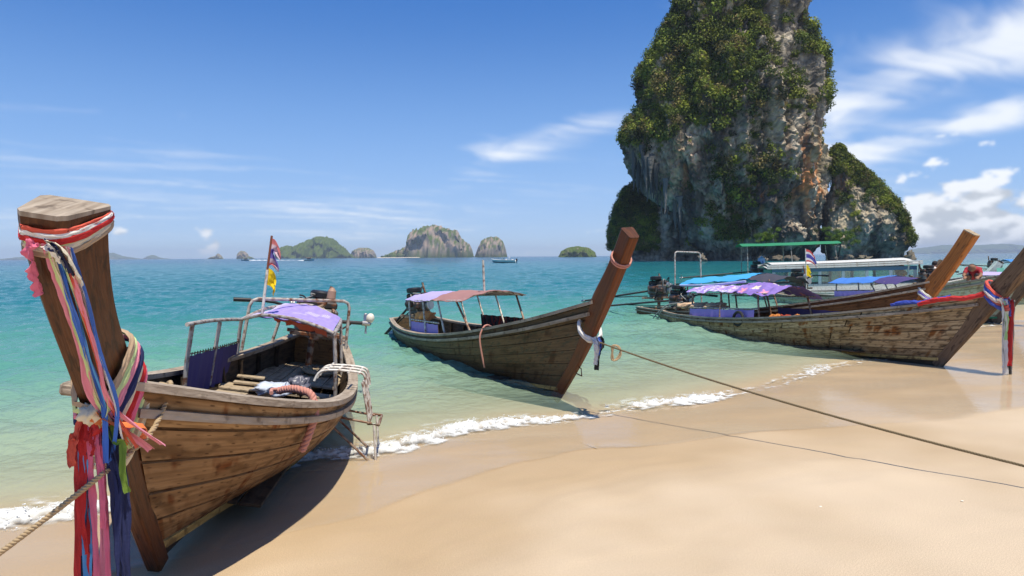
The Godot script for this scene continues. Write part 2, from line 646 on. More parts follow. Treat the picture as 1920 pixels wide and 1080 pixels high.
func green(r: RandomNumberGenerator) -> Color:
	var t := r.randf()
	var c := Color(0.115, 0.165, 0.027).lerp(Color(0.27, 0.335, 0.045), t * t)
	if r.randf() < 0.16:
		c = Color(0.33, 0.38, 0.05)
	elif r.randf() < 0.13:
		c = Color(0.30, 0.25, 0.09)
	elif r.randf() < 0.25:
		c = Color(0.055, 0.09, 0.022)
	return c

# a rock whose outline at each height runs from left(y) to right(y); cz its middle, deep its half depth over half width
func rock(left: Array, right: Array, top: float, cz: float, deep: float, nth: int, nh: int, seed_: int, amp: float, colour: Callable, plants: Callable, parent: Node3D, called: String) -> Array:
	var crag := noise(seed_, 0.075, 5, FastNoiseLite.TYPE_SIMPLEX_SMOOTH)
	crag.fractal_type = FastNoiseLite.FRACTAL_RIDGED
	var lump := noise(seed_ + 1, 0.032, 3)
	var flute := noise(seed_ + 2, 0.16, 4)
	var fine := noise(seed_ + 3, 0.5, 3)
	var cellf := noise(seed_ + 4, 0.11, 2, FastNoiseLite.TYPE_CELLULAR)
	var mb := MB.new()
	var w := nth + 1
	var holes := PackedFloat32Array()
	for j in nh + 1:
		var t := float(j) / nh
		var y := -1.5 + (top + 1.5) * t
		var xl := at_height(left, y)
		var xr := at_height(right, y)
		var closing := sqrt(maxf(0.0, 1.0 - pow(smoothstep(0.93, 1.0, t), 2.0)))
		var cx := (xl + xr) * 0.5
		var hw := maxf((xr - xl) * 0.5 * closing, 0.02)
		for i in w:
			# most of the columns lie on the side that faces the beach
			var q := float(i) / nth * 2.0 - 1.0
			var a := PI * (q * 0.62 + q * q * q * 0.38)
			var ca := sin(a)
			var sa := cos(a)
			var dir := Vector3(signf(ca) * pow(absf(ca), 0.8), 0, signf(sa) * pow(absf(sa), 0.8))
			var p := Vector3(cx + dir.x * hw, y, cz + dir.z * hw * deep)
			var s := Vector3(p.x, p.y * 0.42, p.z)
			var disp := crag.get_noise_3dv(s) * 1.25 + lump.get_noise_3dv(p) * 1.9 + flute.get_noise_3dv(Vector3(p.x, p.y * 0.18, p.z)) * 0.55 + fine.get_noise_3dv(p) * 0.50 + (cellf.get_noise_3dv(s) + 0.6) * 0.6
			disp = (disp - 0.95) * amp * clampf(hw / 8.0, 0.05, 1.0) * minf(1.0, 0.35 + t * 6.0) * 1.35
			disp *= 1.0 - 0.55 * absf(ca)
			var out := Vector3(dir.x, 0.0, dir.z).normalized()
			p += out * disp
			# the notch that the tide has eaten at the foot
			if p.y < 9.0:
				p -= out * minf(6.0, hw * 0.35) * exp(-pow((p.y - 1.0) / 3.0, 2.0)) * (1.0 - 0.8 * absf(ca))
			p.y += fine.get_noise_3dv(p * 0.6) * amp * 0.4
			holes.push_back(disp)
			mb.vert(p, Vector3.UP, Vector2(float(i), y))
	for j in nh + 1:
		for i in w:
			var du := mb.v[j * w + mini(i + 1, nth)] - mb.v[j * w + maxi(i - 1, 0)]
			var dv := mb.v[mini(j + 1, nh) * w + i] - mb.v[maxi(j - 1, 0) * w + i]
			var nn := du.cross(dv)
			mb.n[j * w + i] = nn.normalized() if nn.length_squared() > 1e-12 else Vector3.UP
			mb.c[j * w + i] = (colour as Callable).call(mb.v[j * w + i], mb.n[j * w + i], holes[j * w + i])
	for j in nh:
		for i in nth:
			var a := j * w + i
			mb.tri(a, a + w + 1, a + 1)
			mb.tri(a, a + w, a + w + 1)
	part(called, mb, M.rock, parent)
	var r := RandomNumberGenerator.new()
	r.seed = seed_ * 31
	var spots := []
	for j in range(2, nh, 1):
		for i in range(0, nth, 1):
			var p := mb.v[j * w + i]
			var chance: float = (plants as Callable).call(p, mb.n[j * w + i], holes[j * w + i])
			if chance > 0.0 and r.randf() < chance:
				spots.push_back([p, mb.n[j * w + i]])
	return spots

func build_rocks() -> void:
	var m := StandardMaterial3D.new()
	m.vertex_color_use_as_albedo = true
	m.roughness = 0.92
	m.metallic_specular = 0.2
	m.uv1_triplanar = true
	m.uv1_world_triplanar = true
	m.uv1_scale = Vector3(0.10, 0.055, 0.10)
	m.normal_enabled = true
	m.normal_texture = tiled(17, 512, 0.03, 5, 6.0)
	m.normal_scale = 1.6
	M.rock = m
	M.leaf = leaf_material()
	var stain := noise(91, 0.16, 4)
	var patchy := noise(92, 0.05, 3)
	var speck := noise(93, 0.6, 3)
	var grey := func(p: Vector3, n: Vector3, disp: float) -> Color:
		var s := stain.get_noise_3dv(Vector3(p.x, p.y * 0.16, p.z))
		var k := patchy.get_noise_3dv(Vector3(p.x, p.y * 0.5, p.z))
		var f := speck.get_noise_3dv(p)
		var c := Color(0.150, 0.132, 0.104).lerp(Color(0.56, 0.49, 0.38), clampf(0.22 + s * 1.1 + k * 0.5 + f * 0.3, 0.0, 1.0))
		c = c.lerp(Color(0.055, 0.055, 0.055), clampf(s * -1.9 - 0.02 + f * 0.7, 0.0, 0.9))
		# iron stained limestone low on the right flank and ochre patches at the foot
		var o := exp(-pow((p.x - 97.0) / 7.5, 2.0) - pow((p.y - 27.0) / 11.0, 2.0)) * 1.3 + 0.5 * exp(-pow((p.x - 78.0) / 5.0, 2.0) - pow((p.y - 20.0) / 5.0, 2.0)) + 0.45 * exp(-pow((p.x - 55.0) / 4.0, 2.0) - pow((p.y - 30.0) / 7.0, 2.0))
		o *= smoothstep(-0.12, 0.28, stain.get_noise_3dv(Vector3(p.x * 1.4 + 50.0, p.y * 0.22, p.z)))
		c = c.lerp(Color(0.62, 0.26, 0.10), clampf(o * 1.2, 0.0, 0.92))
		var pale := exp(-pow((p.x - 61.0) / 8.0, 2.0) - pow((p.y - 16.0) / 10.0, 2.0)) * smoothstep(-0.3, 0.4, s)
		c = c.lerp(Color(0.52, 0.49, 0.43), pale * 0.6)
		var tan_ := smoothstep(0.05, 0.5, k + f * 0.4) * (1.0 - smoothstep(30.0, 75.0, p.y))
		c = c.lerp(Color(0.42, 0.34, 0.20), tan_ * 0.55)
		return c * (1.0 + f * 0.6)
	var grow := noise(95, 0.055, 4)
	var dens := noise(96, 0.22, 3)
	var plant := func(p: Vector3, n: Vector3, disp: float) -> float:
		if n.z < -0.75:
			return 0.0
		var t := p.y / 100.0
		var u := (p.x - 72.0) / 35.0
		var bias := 0.0
		# thick on the upper left, thin on the right wall and on the lower left overhang
		bias += 0.62 * smoothstep(0.34, 0.5, t) * (1.0 - smoothstep(0.05, 0.42, u + 0.25 * (0.7 - t)))
		bias += 0.62 * exp(-pow((p.x - 74.0) / 9.0, 2.0)) * (1.0 - smoothstep(0.30, 0.48, t)) * smoothstep(0.04, 0.12, t)
		bias += 0.35 * smoothstep(0.86, 0.95, t)
		bias += 0.35 * exp(-pow((u - 0.92) / 0.16, 2.0)) * smoothstep(0.38, 0.5, t)
		bias -= 0.40 * exp(-pow((p.x - 56.0) / 8.0, 2.0)) * (1.0 - smoothstep(0.30, 0.40, t))
		bias -= 0.45 * exp(-pow((p.x - 95.0) / 9.0, 2.0)) * (1.0 - smoothstep(0.40, 0.5, t))
		bias += grow.get_noise_3dv(p) * 0.75 + dens.get_noise_3dv(p) * 0.75 + n.y * 0.85 - 0.57
		if p.y < 5.0:
			return 0.0
		return smoothstep(0.0, 0.6, bias) * 0.22
	var clump := leaf_clump(150, 0.095, 5)
	var r := RandomNumberGenerator.new()
	r.seed = 12
	var dress := func(spots: Array, parent: Node3D, s0: float, s1: float) -> void:
		var places := []
		var tints := []
		for s in spots:
			var k: float = s0 + (s1 - s0) * pow(r.randf(), 2.6)
			var p: Vector3 = s[0] + s[1] * k * 0.18
			places.push_back(turned(p, k, r))
			var c := green(r)
			var pt := 0.80 + 0.75 * dens.get_noise_3dv(p * 0.45)
			tints.push_back(Color(c.r * pt, c.g * pt, c.b * pt))
		scatter("foliage", clump, M.leaf, places, tints, parent)
	# the tower
	var left := [[66.0, -2.0], [64.5, 3.0], [62.0, 5.4], [57.5, 11.0], [52.5, 16.5], [46.5, 22.9], [42.3, 29.3], [39.6, 34.6], [39.9, 42.1], [42.6, 48.8], [43.8, 53.8], [45.9, 63.7], [49.0, 68.7], [50.9, 76.1], [53.1, 81.8], [56.3, 88.4], [59.3, 95.4], [66.0, 103.0], [72.0, 108.0]]
	var right := [[103.5, -2.0], [104.5, 0.4], [105.7, 8.8], [107.0, 21.5], [107.3, 31.5], [106.5, 38.2], [105.6, 46.7], [104.0, 55.0], [103.4, 64.9], [101.6, 71.5], [99.6, 78.3], [97.8, 88.1], [95.0, 95.2], [88.0, 103.0], [80.0, 108.0]]
	var tower := thing("rock_tower", "towering grey limestone sea stack covered with green shrubs and orange stains", "rock")
	var spots := rock(left, right, 109.0, -230.0, 0.62, 560, 420, 41, 3.4, grey, plant, tower, "rock_face")
	dress.call(spots, tower, 0.9, 6.0)
	# stalactites that hang below the overhang on its left flank
	var sr := RandomNumberGenerator.new()
	sr.seed = 77
	for i in 34:
		var q := sr.randf()
		var x := lerpf(41.0, 57.0, q)
		var ytop := lerpf(34.0, 13.0, q) + sr.randf_range(-1.0, 4.0)
		var z := -230.0 + sr.randf_range(2.0, 15.0)
		var len_ := sr.randf_range(4.0, 12.0) * (1.0 - 0.4 * q)
		var mb := MB.new()
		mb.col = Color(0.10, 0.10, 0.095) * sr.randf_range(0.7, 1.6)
		var pts := []
		var rad := []
		for k in 7:
			pts.push_back(Vector3(x + sr.randf_range(-0.25, 0.25), ytop + 4.0 - (len_ + 4.0) * k / 6.0, z + sr.randf_range(-0.2, 0.2)))
			rad.push_back(lerpf(1.3, 0.12, pow(k / 6.0, 0.8)) * sr.randf_range(0.75, 1.25))
		mb.tube(pts, rad, 7)
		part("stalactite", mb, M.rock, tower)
	# the smaller rock on its right
	var l2 := [[104.0, -2.0], [104.8, 1.4], [104.6, 15.6], [105.4, 27.9], [107.0, 34.5], [107.5, 36.5]]
	var r2 := [[129.0, -2.0], [131.4, 1.3], [133.9, 5.8], [130.9, 14.2], [125.9, 19.8], [119.2, 25.5], [114.9, 29.2], [110.1, 33.5], [108.0, 36.5]]
	var small := thing("rock", "smaller jagged dark rock with bushes along its slope, right beside the tower", "rock")
	var plant2 := func(p: Vector3, n: Vector3, disp: float) -> float:
		if p.y < 5.0 or n.z < -0.8:
			return 0.0
		var edge := at_height(r2, p.y) - p.x
		return smoothstep(0.0, 0.5, 0.75 * (1.0 - smoothstep(2.0, 13.0, edge)) + grow.get_noise_3dv(p * 1.6) * 0.7 + n.y * 0.6 - 0.42) * 0.30
	dress.call(rock(l2, r2, 36.5, -222.0, 0.75, 260, 150, 57, 2.2, grey, plant2, small, "rock_face"), small, 1.2, 4.0)
	# the overgrown lump behind the tower on the left
	var l3 := [[36.3, -2.0], [36.9, 13.6], [39.2, 20.4], [42.1, 25.0], [45.0, 27.5]]
	var r3 := [[78.0, -2.0], [70.0, 13.5], [57.0, 23.3], [49.0, 27.5]]
	var lump := thing("rock", "low rock thickly overgrown with green shrubs, left behind the tower", "rock")
	var plant3 := func(p: Vector3, n: Vector3, disp: float) -> float:
		return 0.0 if p.y < 4.5 or n.z < -0.8 or (p.x > 51.0 and p.y < 20.0) else smoothstep(0.0, 0.4, 0.35 + grow.get_noise_3dv(p * 2.0) * 0.7) * 0.34
	dress.call(rock(l3, r3, 28.0, -246.0, 0.8, 200, 110, 63, 1.8, grey, plant3, lump, "rock_face"), lump, 1.5, 4.2)
	# boulders along the foot
	for i in 9:
		var x: float = [60.0, 78.0, 81.0, 84.0, 87.0, 101.0, 105.0, 112.0, 126.0][i] + sr.randf_range(-0.8, 0.8)
		var mb := MB.new()
		mb.col = Color(0.20, 0.175, 0.135) * sr.randf_range(0.6, 1.2)
		mb.blob(Vector3(0, 0.5, 0), Vector3(sr.randf_range(1.2, 3.0), sr.randf_range(0.8, 2.2), sr.randf_range(1.0, 2.0)), 300 + i, 0.9, 18, 12)
		var b := part("boulder", mb, M.rock, self)
		b.position = Vector3(x, 0, -207.0 + sr.randf_range(-3.0, 3.0) - absf(x - 78.0) * 0.12)
		tag(b, ["lone boulder under the overhang on the left of the tower's foot", "leftmost of the pale rounded boulders at the middle of the tower's foot", "second from the left of the pale boulders at the middle of the tower's foot", "third from the left of the pale boulders at the middle of the tower's foot", "rightmost of the four pale boulders at the middle of the tower's foot", "boulder under the bright green tree at the tower's foot", "boulder in the gap between the tower and the smaller rock", "boulder at the foot of the smaller rock, on its left", "boulder at the outer right end of the smaller rock"][i], "boulder", "boulders at the foot of the rocks")
	# single light green trees at the foot
	for s in [[101.5, 7.0, -206.0, 9.0], [79.0, 7.5, -207.0, 6.0]]:
		var t := thing("tree", "bright green bushy tree at the tower's foot, %s" % ("near the gap to the smaller rock" if s[0] > 90.0 else "above the pale boulders"), "tree", "", Vector3(s[0], s[1] - s[3] * 0.5, s[2]))
		var tb := MB.new()
		tb.tube(spline([Vector3(0, -2, -2), Vector3(0.2, 1.5, -0.8), Vector3(-0.2, s[3] * 0.5, 0)], 4), [0.3, 0.28, 0.26, 0.24, 0.22, 0.2, 0.17, 0.15, 0.12], 6)
		part("trunk", tb, flat(0.10, 0.075, 0.05, 0.9), t)
		var pl := []
		var ti := []
		for k in 60:
			var d: Vector3 = Vector3(r.randfn(), r.randfn() * 0.55, r.randfn() * 0.7) * float(s[3]) * 0.26
			pl.push_back(turned(Vector3(0, s[3] * 0.5, 0) + d, r.randf_range(1.0, 2.2), r))
			var g := r.randf_range(0.7, 1.3)
			ti.push_back(Color(0.13 * g, 0.21 * g, 0.028 * g))
		scatter("crown", clump, M.leaf, pl, ti, t)

# an island: the outline prof is [x, y] along its length at distance z
func island(called: String, label: String, prof: Array, z: float, depth: float, cliff: float, seed_: int, category := "island", kind := "") -> void:
	var x0: float = prof[0][0]
	var x1: float = prof[-1][0]
	var span := x1 - x0
	var nx := int(clampf(span / absf(z) * 1250.0 * 0.9, 40, 190))
	var nz := 44
	var c := noise(seed_, 1.0, 5)
	var wide := noise(seed_ + 1, 1.0, 3)
	var mb := MB.new()
	var w := nx + 1
	var hmax := 0.0
	for p in prof:
		hmax = maxf(hmax, p[1])
	for j in nz + 1:
		var tz := float(j) / nz
		for i in w:
			var tx := float(i) / nx
			var x := x0 + span * tx
			var top := 0.0
			for k in prof.size() - 1:
				if x >= prof[k][0] and x <= prof[k + 1][0]:
					top = lerpf(prof[k][1], prof[k + 1][1], (x - prof[k][0]) / maxf(prof[k + 1][0] - prof[k][0], 0.01))
			top = maxf(top, -2.0)
			# from the front shore (tz = 0) over the ridge to the back
			var a := tz * PI
			var steep := lerpf(1.0, 0.38, cliff)
			var f := pow(sin(a), steep)
			var wob := wide.get_noise_2d(x / hmax * 1.3, tz * 2.0)
			var zz := -cos(a) * depth * (0.75 + 0.5 * wob) * clampf(0.3 + top / hmax, 0.3, 1.0)
			var bump := c.get_noise_3d(x / hmax * 5.0, f * 3.0, zz / hmax * 5.0) * hmax * 0.12 + c.get_noise_3d(x / hmax * 17.0, f * 9.0, zz / hmax * 17.0) * hmax * 0.06
			var y := top * f * (1.0 + 0.12 * wob * (1.0 - f)) + bump * minf(1.0, 4.0 * f)
			mb.vert(Vector3(x, y - 1.0, -zz), Vector3.UP)
	for j in nz + 1:
		for i in w:
			var du := mb.v[j * w + mini(i + 1, nx)] - mb.v[j * w + maxi(i - 1, 0)]
			var dv := mb.v[mini(j + 1, nz) * w + i] - mb.v[maxi(j - 1, 0) * w + i]
			var nn := du.cross(dv)
			nn = nn.normalized() if nn.length_squared() > 1e-9 else Vector3.UP
			if nn.y < 0.0:
				nn = -nn
			mb.n[j * w + i] = nn
			var p := mb.v[j * w + i]
			var s := wide.get_noise_2d(p.x / hmax * 7.0, p.y / hmax * 2.5)
			var rocky := smoothstep(0.10, 0.42, cliff * 0.78 - nn.y * 0.55 + s * 0.55) * smoothstep(0.05, 0.25, p.y / hmax)
			var col := Color(0.052, 0.080, 0.020).lerp(Color(0.12, 0.165, 0.035), 0.5 + 0.9 * c.get_noise_2d(p.x / hmax * 9.0, p.y / hmax * 9.0))
			var rc := Color(0.26, 0.23, 0.20).lerp(Color(0.40, 0.30, 0.23), clampf(0.5 + s * 1.5, 0.0, 1.0))
			mb.c[j * w + i] = col.lerp(rc, rocky)
	for j in nz:
		for i in nx:
			var a := j * w + i
			mb.tri(a, a + w + 1, a + 1)
			mb.tri(a, a + w, a + w + 1)
	var o := part(called, mb, M.far_land, self)
	o.position = Vector3(0, 0, z)
	if kind:
		tag(o, "", "", "", kind)
	else:
		tag(o, label, category)

func build_islands() -> void:
	var m := StandardMaterial3D.new()
	m.vertex_color_use_as_albedo = true
	m.roughness = 0.95
	m.metallic_specular = 0.1
	M.far_land = m
	island("island", "long green wooded island behind the pole with the two flags", [[-1050, 0], [-1038, 48], [-1004.7, 56.9], [-980.8, 51.9], [-944.6, 63.6], [-896.2, 89.6], [-860.1, 98], [-812.4, 91.4], [-777, 62.4], [-741.7, 28.7], [-708, 0]], -3000.0, 150.0, 0.10, 201)
	island("island", "small flat topped island with pale cliffs, between the two large islands", [[-770, 0], [-757.8, 35.4], [-734.6, 48], [-688.6, 47.6], [-663.3, 34.7], [-650, 0]], -3200.0, 60.0, 0.85, 203)
	island("island", "largest distant island, with rocky cliff tops above green slopes", [[-486, 0], [-438.4, 21], [-398.2, 36.7], [-386, 56.5], [-383, 86.4], [-367.4, 100.2], [-317.3, 115.7], [-277.5, 117.4], [-227.8, 101.2], [-201.9, 99], [-186.3, 65.1], [-162.5, 51], [-148.8, 25], [-143, 0]], -2500.0, 110.0, 0.72, 205)
	island("island", "dome shaped rocky island just behind the white speedboat", [[-144, 0], [-129.7, 42.3], [-112.8, 67.1], [-81.6, 79.3], [-50.5, 74.9], [-32, 56.1], [-21.8, 25], [-18, 0]], -2600.0, 60.0, 0.70, 207)
	island("island", "low bushy green islet standing alone to the left of the limestone tower", [[97, 0], [103.4, 12.5], [118, 20.2], [140.4, 23.4], [162.7, 18.7], [173.9, 10.8], [178, 0]], -1400.0, 30.0, 0.3, 209)
	island("island", "tiny pointed rock islet farther from the flags, on the open horizon", [[-1596, 0], [-1578.9, 10.2], [-1550.8, 15.6], [-1539.2, 29.5], [-1522.8, 15.4], [-1513, 0]], -3500.0, 25.0, 0.8, 211)
	island("island", "small rock islet with a sloping tail, behind the boat wake", [[-1318, 0], [-1310.2, 26.5], [-1297, 39.1], [-1276.7, 33.9], [-1261.9, 13.4], [-1241.7, 5], [-1230, 0]], -3200.0, 30.0, 0.8, 213)
	island("hills", "", [[-7197.3, 0.0], [-6671.5, 9.5], [-6461.9, 25.8], [-6252.9, 47.7], [-5974.2, 55.7], [-5627.9, 27.9], [-5299.1, 0.0]], -8700.0, 395.4, 0.2, 215, "", "structure")
	island("hills", "", [[-5336.0, 0.0], [-5243.4, 80.1], [-5194.6, 86.9], [-5105.8, 44.5], [-4967.7, 25.4], [-4823.7, 0.0]], -8700.0, 193.4, 0.3, 217, "", "structure")
	island("hills", "", [[-4823.7, 0.0], [-4737.9, 28.1], [-4681.4, 55.4], [-4619.7, 27.2], [-4571.7, 15.7], [-4437.0, 0.0]], -8700.0, 145.0, 0.3, 219, "", "structure")
	island("hills", "", [[5002.5, 0.0], [5251.4, 34.5], [5424.0, 74.7], [5666.4, 114.6], [5840.8, 92.9], [6187.8, 111.3], [6395.9, 122.4], [6675.6, 73.5], [7163.9, 43.6], [7975.0, 0.0]], -8700.0, 652.5, 0.15, 221, "", "structure")
	var beach := MB.new()
	beach.grid(40, 3, func(u: float, v: float):
		return Vector3(lerpf(-482.0, -330.0, u), 0.1 + 2.2 * v, -6.0 * v + 4.0 * sin(u * PI)))
	var bm := part("beach", beach, flat(0.55, 0.47, 0.36, 0.9), self)
	bm.position = Vector3(0, 0, -2388.0)
	tag(bm, "", "", "", "structure")

# ---------- long-tail boats ----------
# wood whose grain runs along u; c0, c1 the light and the dark grain, dark the colour of its blotches
func wood(seed_: int, c0: Color, c1: Color, dark: Color, blotch: float, rough := 0.75, drips := 0.0) -> StandardMaterial3D:
	var g := noise(seed_, 0.045, 4).get_seamless_image(40, 512)
	g.convert(Image.FORMAT_RGB8)
	g.resize(512, 512, Image.INTERPOLATE_CUBIC)
	var f := noise(seed_ + 1, 0.02, 5).get_seamless_image(512, 512)
	f.convert(Image.FORMAT_RGB8)
	var h := noise(seed_ + 2, 0.09, 3).get_seamless_image(128, 512)
	h.convert(Image.FORMAT_RGB8)
	h.resize(512, 512, Image.INTERPOLATE_CUBIC)
	var im := Image.create(512, 512, false, Image.FORMAT_RGB8)
	for y in 512:
		for x in 512:
			var a := g.get_pixel(x, y).r
			var b := f.get_pixel(x, y).r
			var e := h.get_pixel(x, y).r
			var c := c0.lerp(c1, clampf((a - 0.28) * 1.5, 0.0, 0.8))
			c = c * (0.86 + 0.28 * e)
			c = c.lerp(dark, clampf((b - (0.72 - blotch * 0.4)) * 5.0, 0.0, 1.0) * 0.75)
			im.set_pixel(x, y, c.linear_to_srgb())
	var m := StandardMaterial3D.new()
	m.albedo_texture = ImageTexture.create_from_image(im)
	m.roughness = rough
	m.metallic_specular = 0.35
	h.bump_map_to_normal_map(2.5)
	m.normal_enabled = true
	m.normal_texture = ImageTexture.create_from_image(h)
	m.normal_scale = 0.5
	if drips > 0.0:
		var n1 := noise(seed_ + 5, 1.0, 4)
		var n2 := noise(seed_ + 6, 1.0, 3)
		m.detail_enabled = true
		m.detail_blend_mode = BaseMaterial3D.BLEND_MODE_MUL
		m.detail_uv_layer = BaseMaterial3D.DETAIL_UV_2
		m.detail_albedo = paint(512, 192, func(x: float, y: float):
			# rust and tar that ran down the side (y = 0 at the rail), and damp planks low down
			var s := n1.get_noise_2d(x * 42.0, y * 1.3)
			var k := smoothstep(0.08, 0.40, s) * smoothstep(-0.2, 0.35, n2.get_noise_2d(x * 7.0, y * 3.0))
			var w := smoothstep(0.10, 0.5, n2.get_noise_2d(x * 14.0 + 9.0, y * 5.0))
			var c := Color(1, 1, 1).lerp(Color(0.50, 0.24, 0.09), k * drips)
			c = c.lerp(Color(0.42, 0.36, 0.28), w * drips * 0.75)
			c = c.lerp(Color(0.40, 0.34, 0.26), smoothstep(0.72, 1.0, y + 0.15 * s) * drips * 0.6)
			# nail heads in rows over the ribs
			var nx := absf(fposmod(x * 34.0, 1.0) - 0.5) / 34.0 * 512.0
			var ny := absf(fposmod(y * 15.0, 1.0) - 0.5) / 15.0 * 192.0
			if nx < 0.8 and ny < 0.8:
				c = c.lerp(Color(0.12, 0.06, 0.03), 0.7)
			return c.linear_to_srgb())
	return m

func cloth(r: float, g: float, b: float, thin := 0.35) -> StandardMaterial3D:
	var m := flat(r, g, b, 0.85)
	m.backlight_enabled = true
	m.backlight = Color(thin, thin, thin)
	m.normal_enabled = true
	m.normal_texture = M.weave
	m.normal_scale = 0.35
	m.uv1_triplanar = true
	m.uv1_scale = Vector3.ONE * 4.0
	return m

func rusty(seed_: int, base: Color, rust: float) -> StandardMaterial3D:
	var n := noise(seed_, 0.02, 4).get_seamless_image(256, 256)
	n.convert(Image.FORMAT_RGB8)
	for y in 256:
		for x in 256:
			var a := n.get_pixel(x, y).r
			n.set_pixel(x, y, base.lerp(Color(0.16, 0.055, 0.02), clampf((a - 1.0 + rust) * 4.0, 0.0, 1.0)).linear_to_srgb())
	var m := StandardMaterial3D.new()
	m.albedo_texture = ImageTexture.create_from_image(n)
	m.roughness = 0.55
	m.metallic = 0.15
	m.uv1_triplanar = true
	m.uv1_scale = Vector3.ONE * 1.7
	return m

func build_materials() -> void:
	M.weave = tiled(31, 256, 0.05, 4, 4.0)
	M.teak = []
	for k in 3:
		M.teak.push_back(wood(100 + k * 10, [Color(0.36, 0.212, 0.100), Color(0.30, 0.178, 0.086), Color(0.40, 0.25, 0.125)][k], Color(0.17, 0.092, 0.040), Color(0.085, 0.045, 0.02), 0.12, 0.75, 1.0))
	M.pale = []
	for k in 3:
		M.pale.push_back(wood(140 + k * 10, [Color(0.50, 0.37, 0.21), Color(0.42, 0.30, 0.16), Color(0.55, 0.42, 0.26)][k], Color(0.27, 0.18, 0.09), Color(0.075, 0.048, 0.028), 0.42, 0.75, 1.0))
	M.brown = []
	for k in 2:
		M.brown.push_back(wood(170 + k * 10, [Color(0.155, 0.092, 0.046), Color(0.125, 0.076, 0.040)][k], Color(0.075, 0.045, 0.024), Color(0.06, 0.055, 0.035), 0.35, 0.6, 0.8))
	M.ruddy = [wood(190, Color(0.24, 0.105, 0.045), Color(0.12, 0.05, 0.022), Color(0.06, 0.03, 0.015), 0.25, 0.55, 0.6)]
	M.stem = wood(200, Color(0.118, 0.043, 0.016), Color(0.060, 0.021, 0.009), Color(0.03, 0.014, 0.008), 0.30, 0.42)
	M.stem_red = wood(205, Color(0.18, 0.054, 0.018), Color(0.08, 0.025, 0.010), Color(0.07, 0.03, 0.012), 0.25, 0.45)
	M.stem_orange = wood(210, Color(0.54, 0.20, 0.045), Color(0.28, 0.09, 0.024), Color(0.12, 0.05, 0.02), 0.2, 0.5)
	M.stem_grey = wood(215, Color(0.20, 0.13, 0.078), Color(0.10, 0.062, 0.038), Color(0.05, 0.03, 0.02), 0.3, 0.7)
	M.grey_wood = wood(220, Color(0.42, 0.35, 0.27), Color(0.25, 0.195, 0.14), Color(0.12, 0.09, 0.065), 0.30, 0.85)
	M.board = wood(225, Color(0.46, 0.37, 0.25), Color(0.30, 0.225, 0.14), Color(0.15, 0.11, 0.07), 0.2, 0.8)
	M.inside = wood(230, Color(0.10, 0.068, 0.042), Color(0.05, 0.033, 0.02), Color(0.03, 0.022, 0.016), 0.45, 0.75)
	M.keel = wood(235, Color(0.075, 0.052, 0.034), Color(0.035, 0.025, 0.018), Color(0.02, 0.016, 0.012), 0.4, 0.7)
	M.yellow_strip = wood(240, Color(0.55, 0.40, 0.15), Color(0.34, 0.22, 0.08), Color(0.10, 0.06, 0.03), 0.45, 0.7)
	M.mint = wood(245, Color(0.50, 0.55, 0.40), Color(0.36, 0.38, 0.25), Color(0.26, 0.20, 0.10), 0.35, 0.6, 0.7)
	M.mint_green = wood(247, Color(0.05, 0.26, 0.13), Color(0.03, 0.17, 0.09), Color(0.10, 0.10, 0.06), 0.25, 0.55)
	M.pipe = rusty(250, Color(0.48, 0.45, 0.40), 0.52)
	M.pipe_rust = rusty(252, Color(0.36, 0.27, 0.19), 0.66)
	M.white_pipe = rusty(254, Color(0.72, 0.68, 0.60), 0.46)
	M.iron = rusty(256, Color(0.035, 0.033, 0.032), 0.40)
	M.engine_grey = rusty(258, Color(0.13, 0.13, 0.125), 0.48)
	M.black = flat(0.012, 0.012, 0.014, 0.45)
	M.rubber = flat(0.02, 0.02, 0.022, 0.8)
	M.steel = flat(0.45, 0.44, 0.42, 0.35, 0.8)
	M.violet = cloth(0.33, 0.255, 0.66)
	M.violet_pale = cloth(0.47, 0.40, 0.70)
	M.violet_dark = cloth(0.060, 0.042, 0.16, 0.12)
	M.rope = flat(0.42, 0.31, 0.18, 0.95)
	M.rope_dark = flat(0.17, 0.13, 0.07, 0.95)
	M.rope_pink = flat(0.55, 0.25, 0.19, 0.9)
	M.hose = flat(0.30, 0.29, 0.26, 0.5)

func boat_data(o: Dictionary) -> Dictionary:
	var d := {"beam": [.62, .84, .96, 1.0, .97, .86, .66, .36, .05], "sheer": [1.02, .92, .87, .86, .89, .97, 1.10, 1.28, 1.52], "chb": [.36, .5, .58, .6, .56, .45, .29, .12, .02], "chy": [.30, .25, .22, .21, .21, .22, .24, .26, .30], "key": [.16, .07, .02, 0.0, 0.0, .02, .05, .09, .12], "ta0": 0.10, "ta1": 0.26, "tl0": 0.05, "tl1": 0.17, "seed": 1, "knee": 0.09, "tk": 0.6}
	d.merge(o, true)
	# the post swells where the rails meet it
	for i in 40:
		var q := i / 40.0
		if 0.08 * (1 - q) * (1 - q) + d.cy * 2 * q * (1 - q) + d.H * q * q < d.G * 1.40:
			d.tk = q
	var sy := []
	var sx := []
	for i in 41:
		var s := stem(d, i / 40.0)
		var mid: Vector2 = (s[0] + s[1]) * 0.5
		sy.push_back(mid.y)
		sx.push_back(mid.x)
	d.sy = sy
	d.sx = sx
	return d

# the leading and the after edge of the stem post at t, in the boat's middle plane
func stem(d: Dictionary, t: float) -> Array:
	var p0 := Vector2(d.L, 0.08)
	var p1 := Vector2(d.L + d.cx, d.cy)
	var p2 := Vector2(d.L + d.R, d.H)
	var p := p0 * (1 - t) * (1 - t) + p1 * 2 * t * (1 - t) + p2 * t * t
	var tg := ((p1 - p0) * 2 * (1 - t) + (p2 - p1) * 2 * t).normalized()
	return [p, p + Vector2(-tg.y, tg.x) * (lerpf(d.w0, d.w1, t) + d.knee * exp(-pow((t - d.tk) / 0.15, 2.0))), tg]

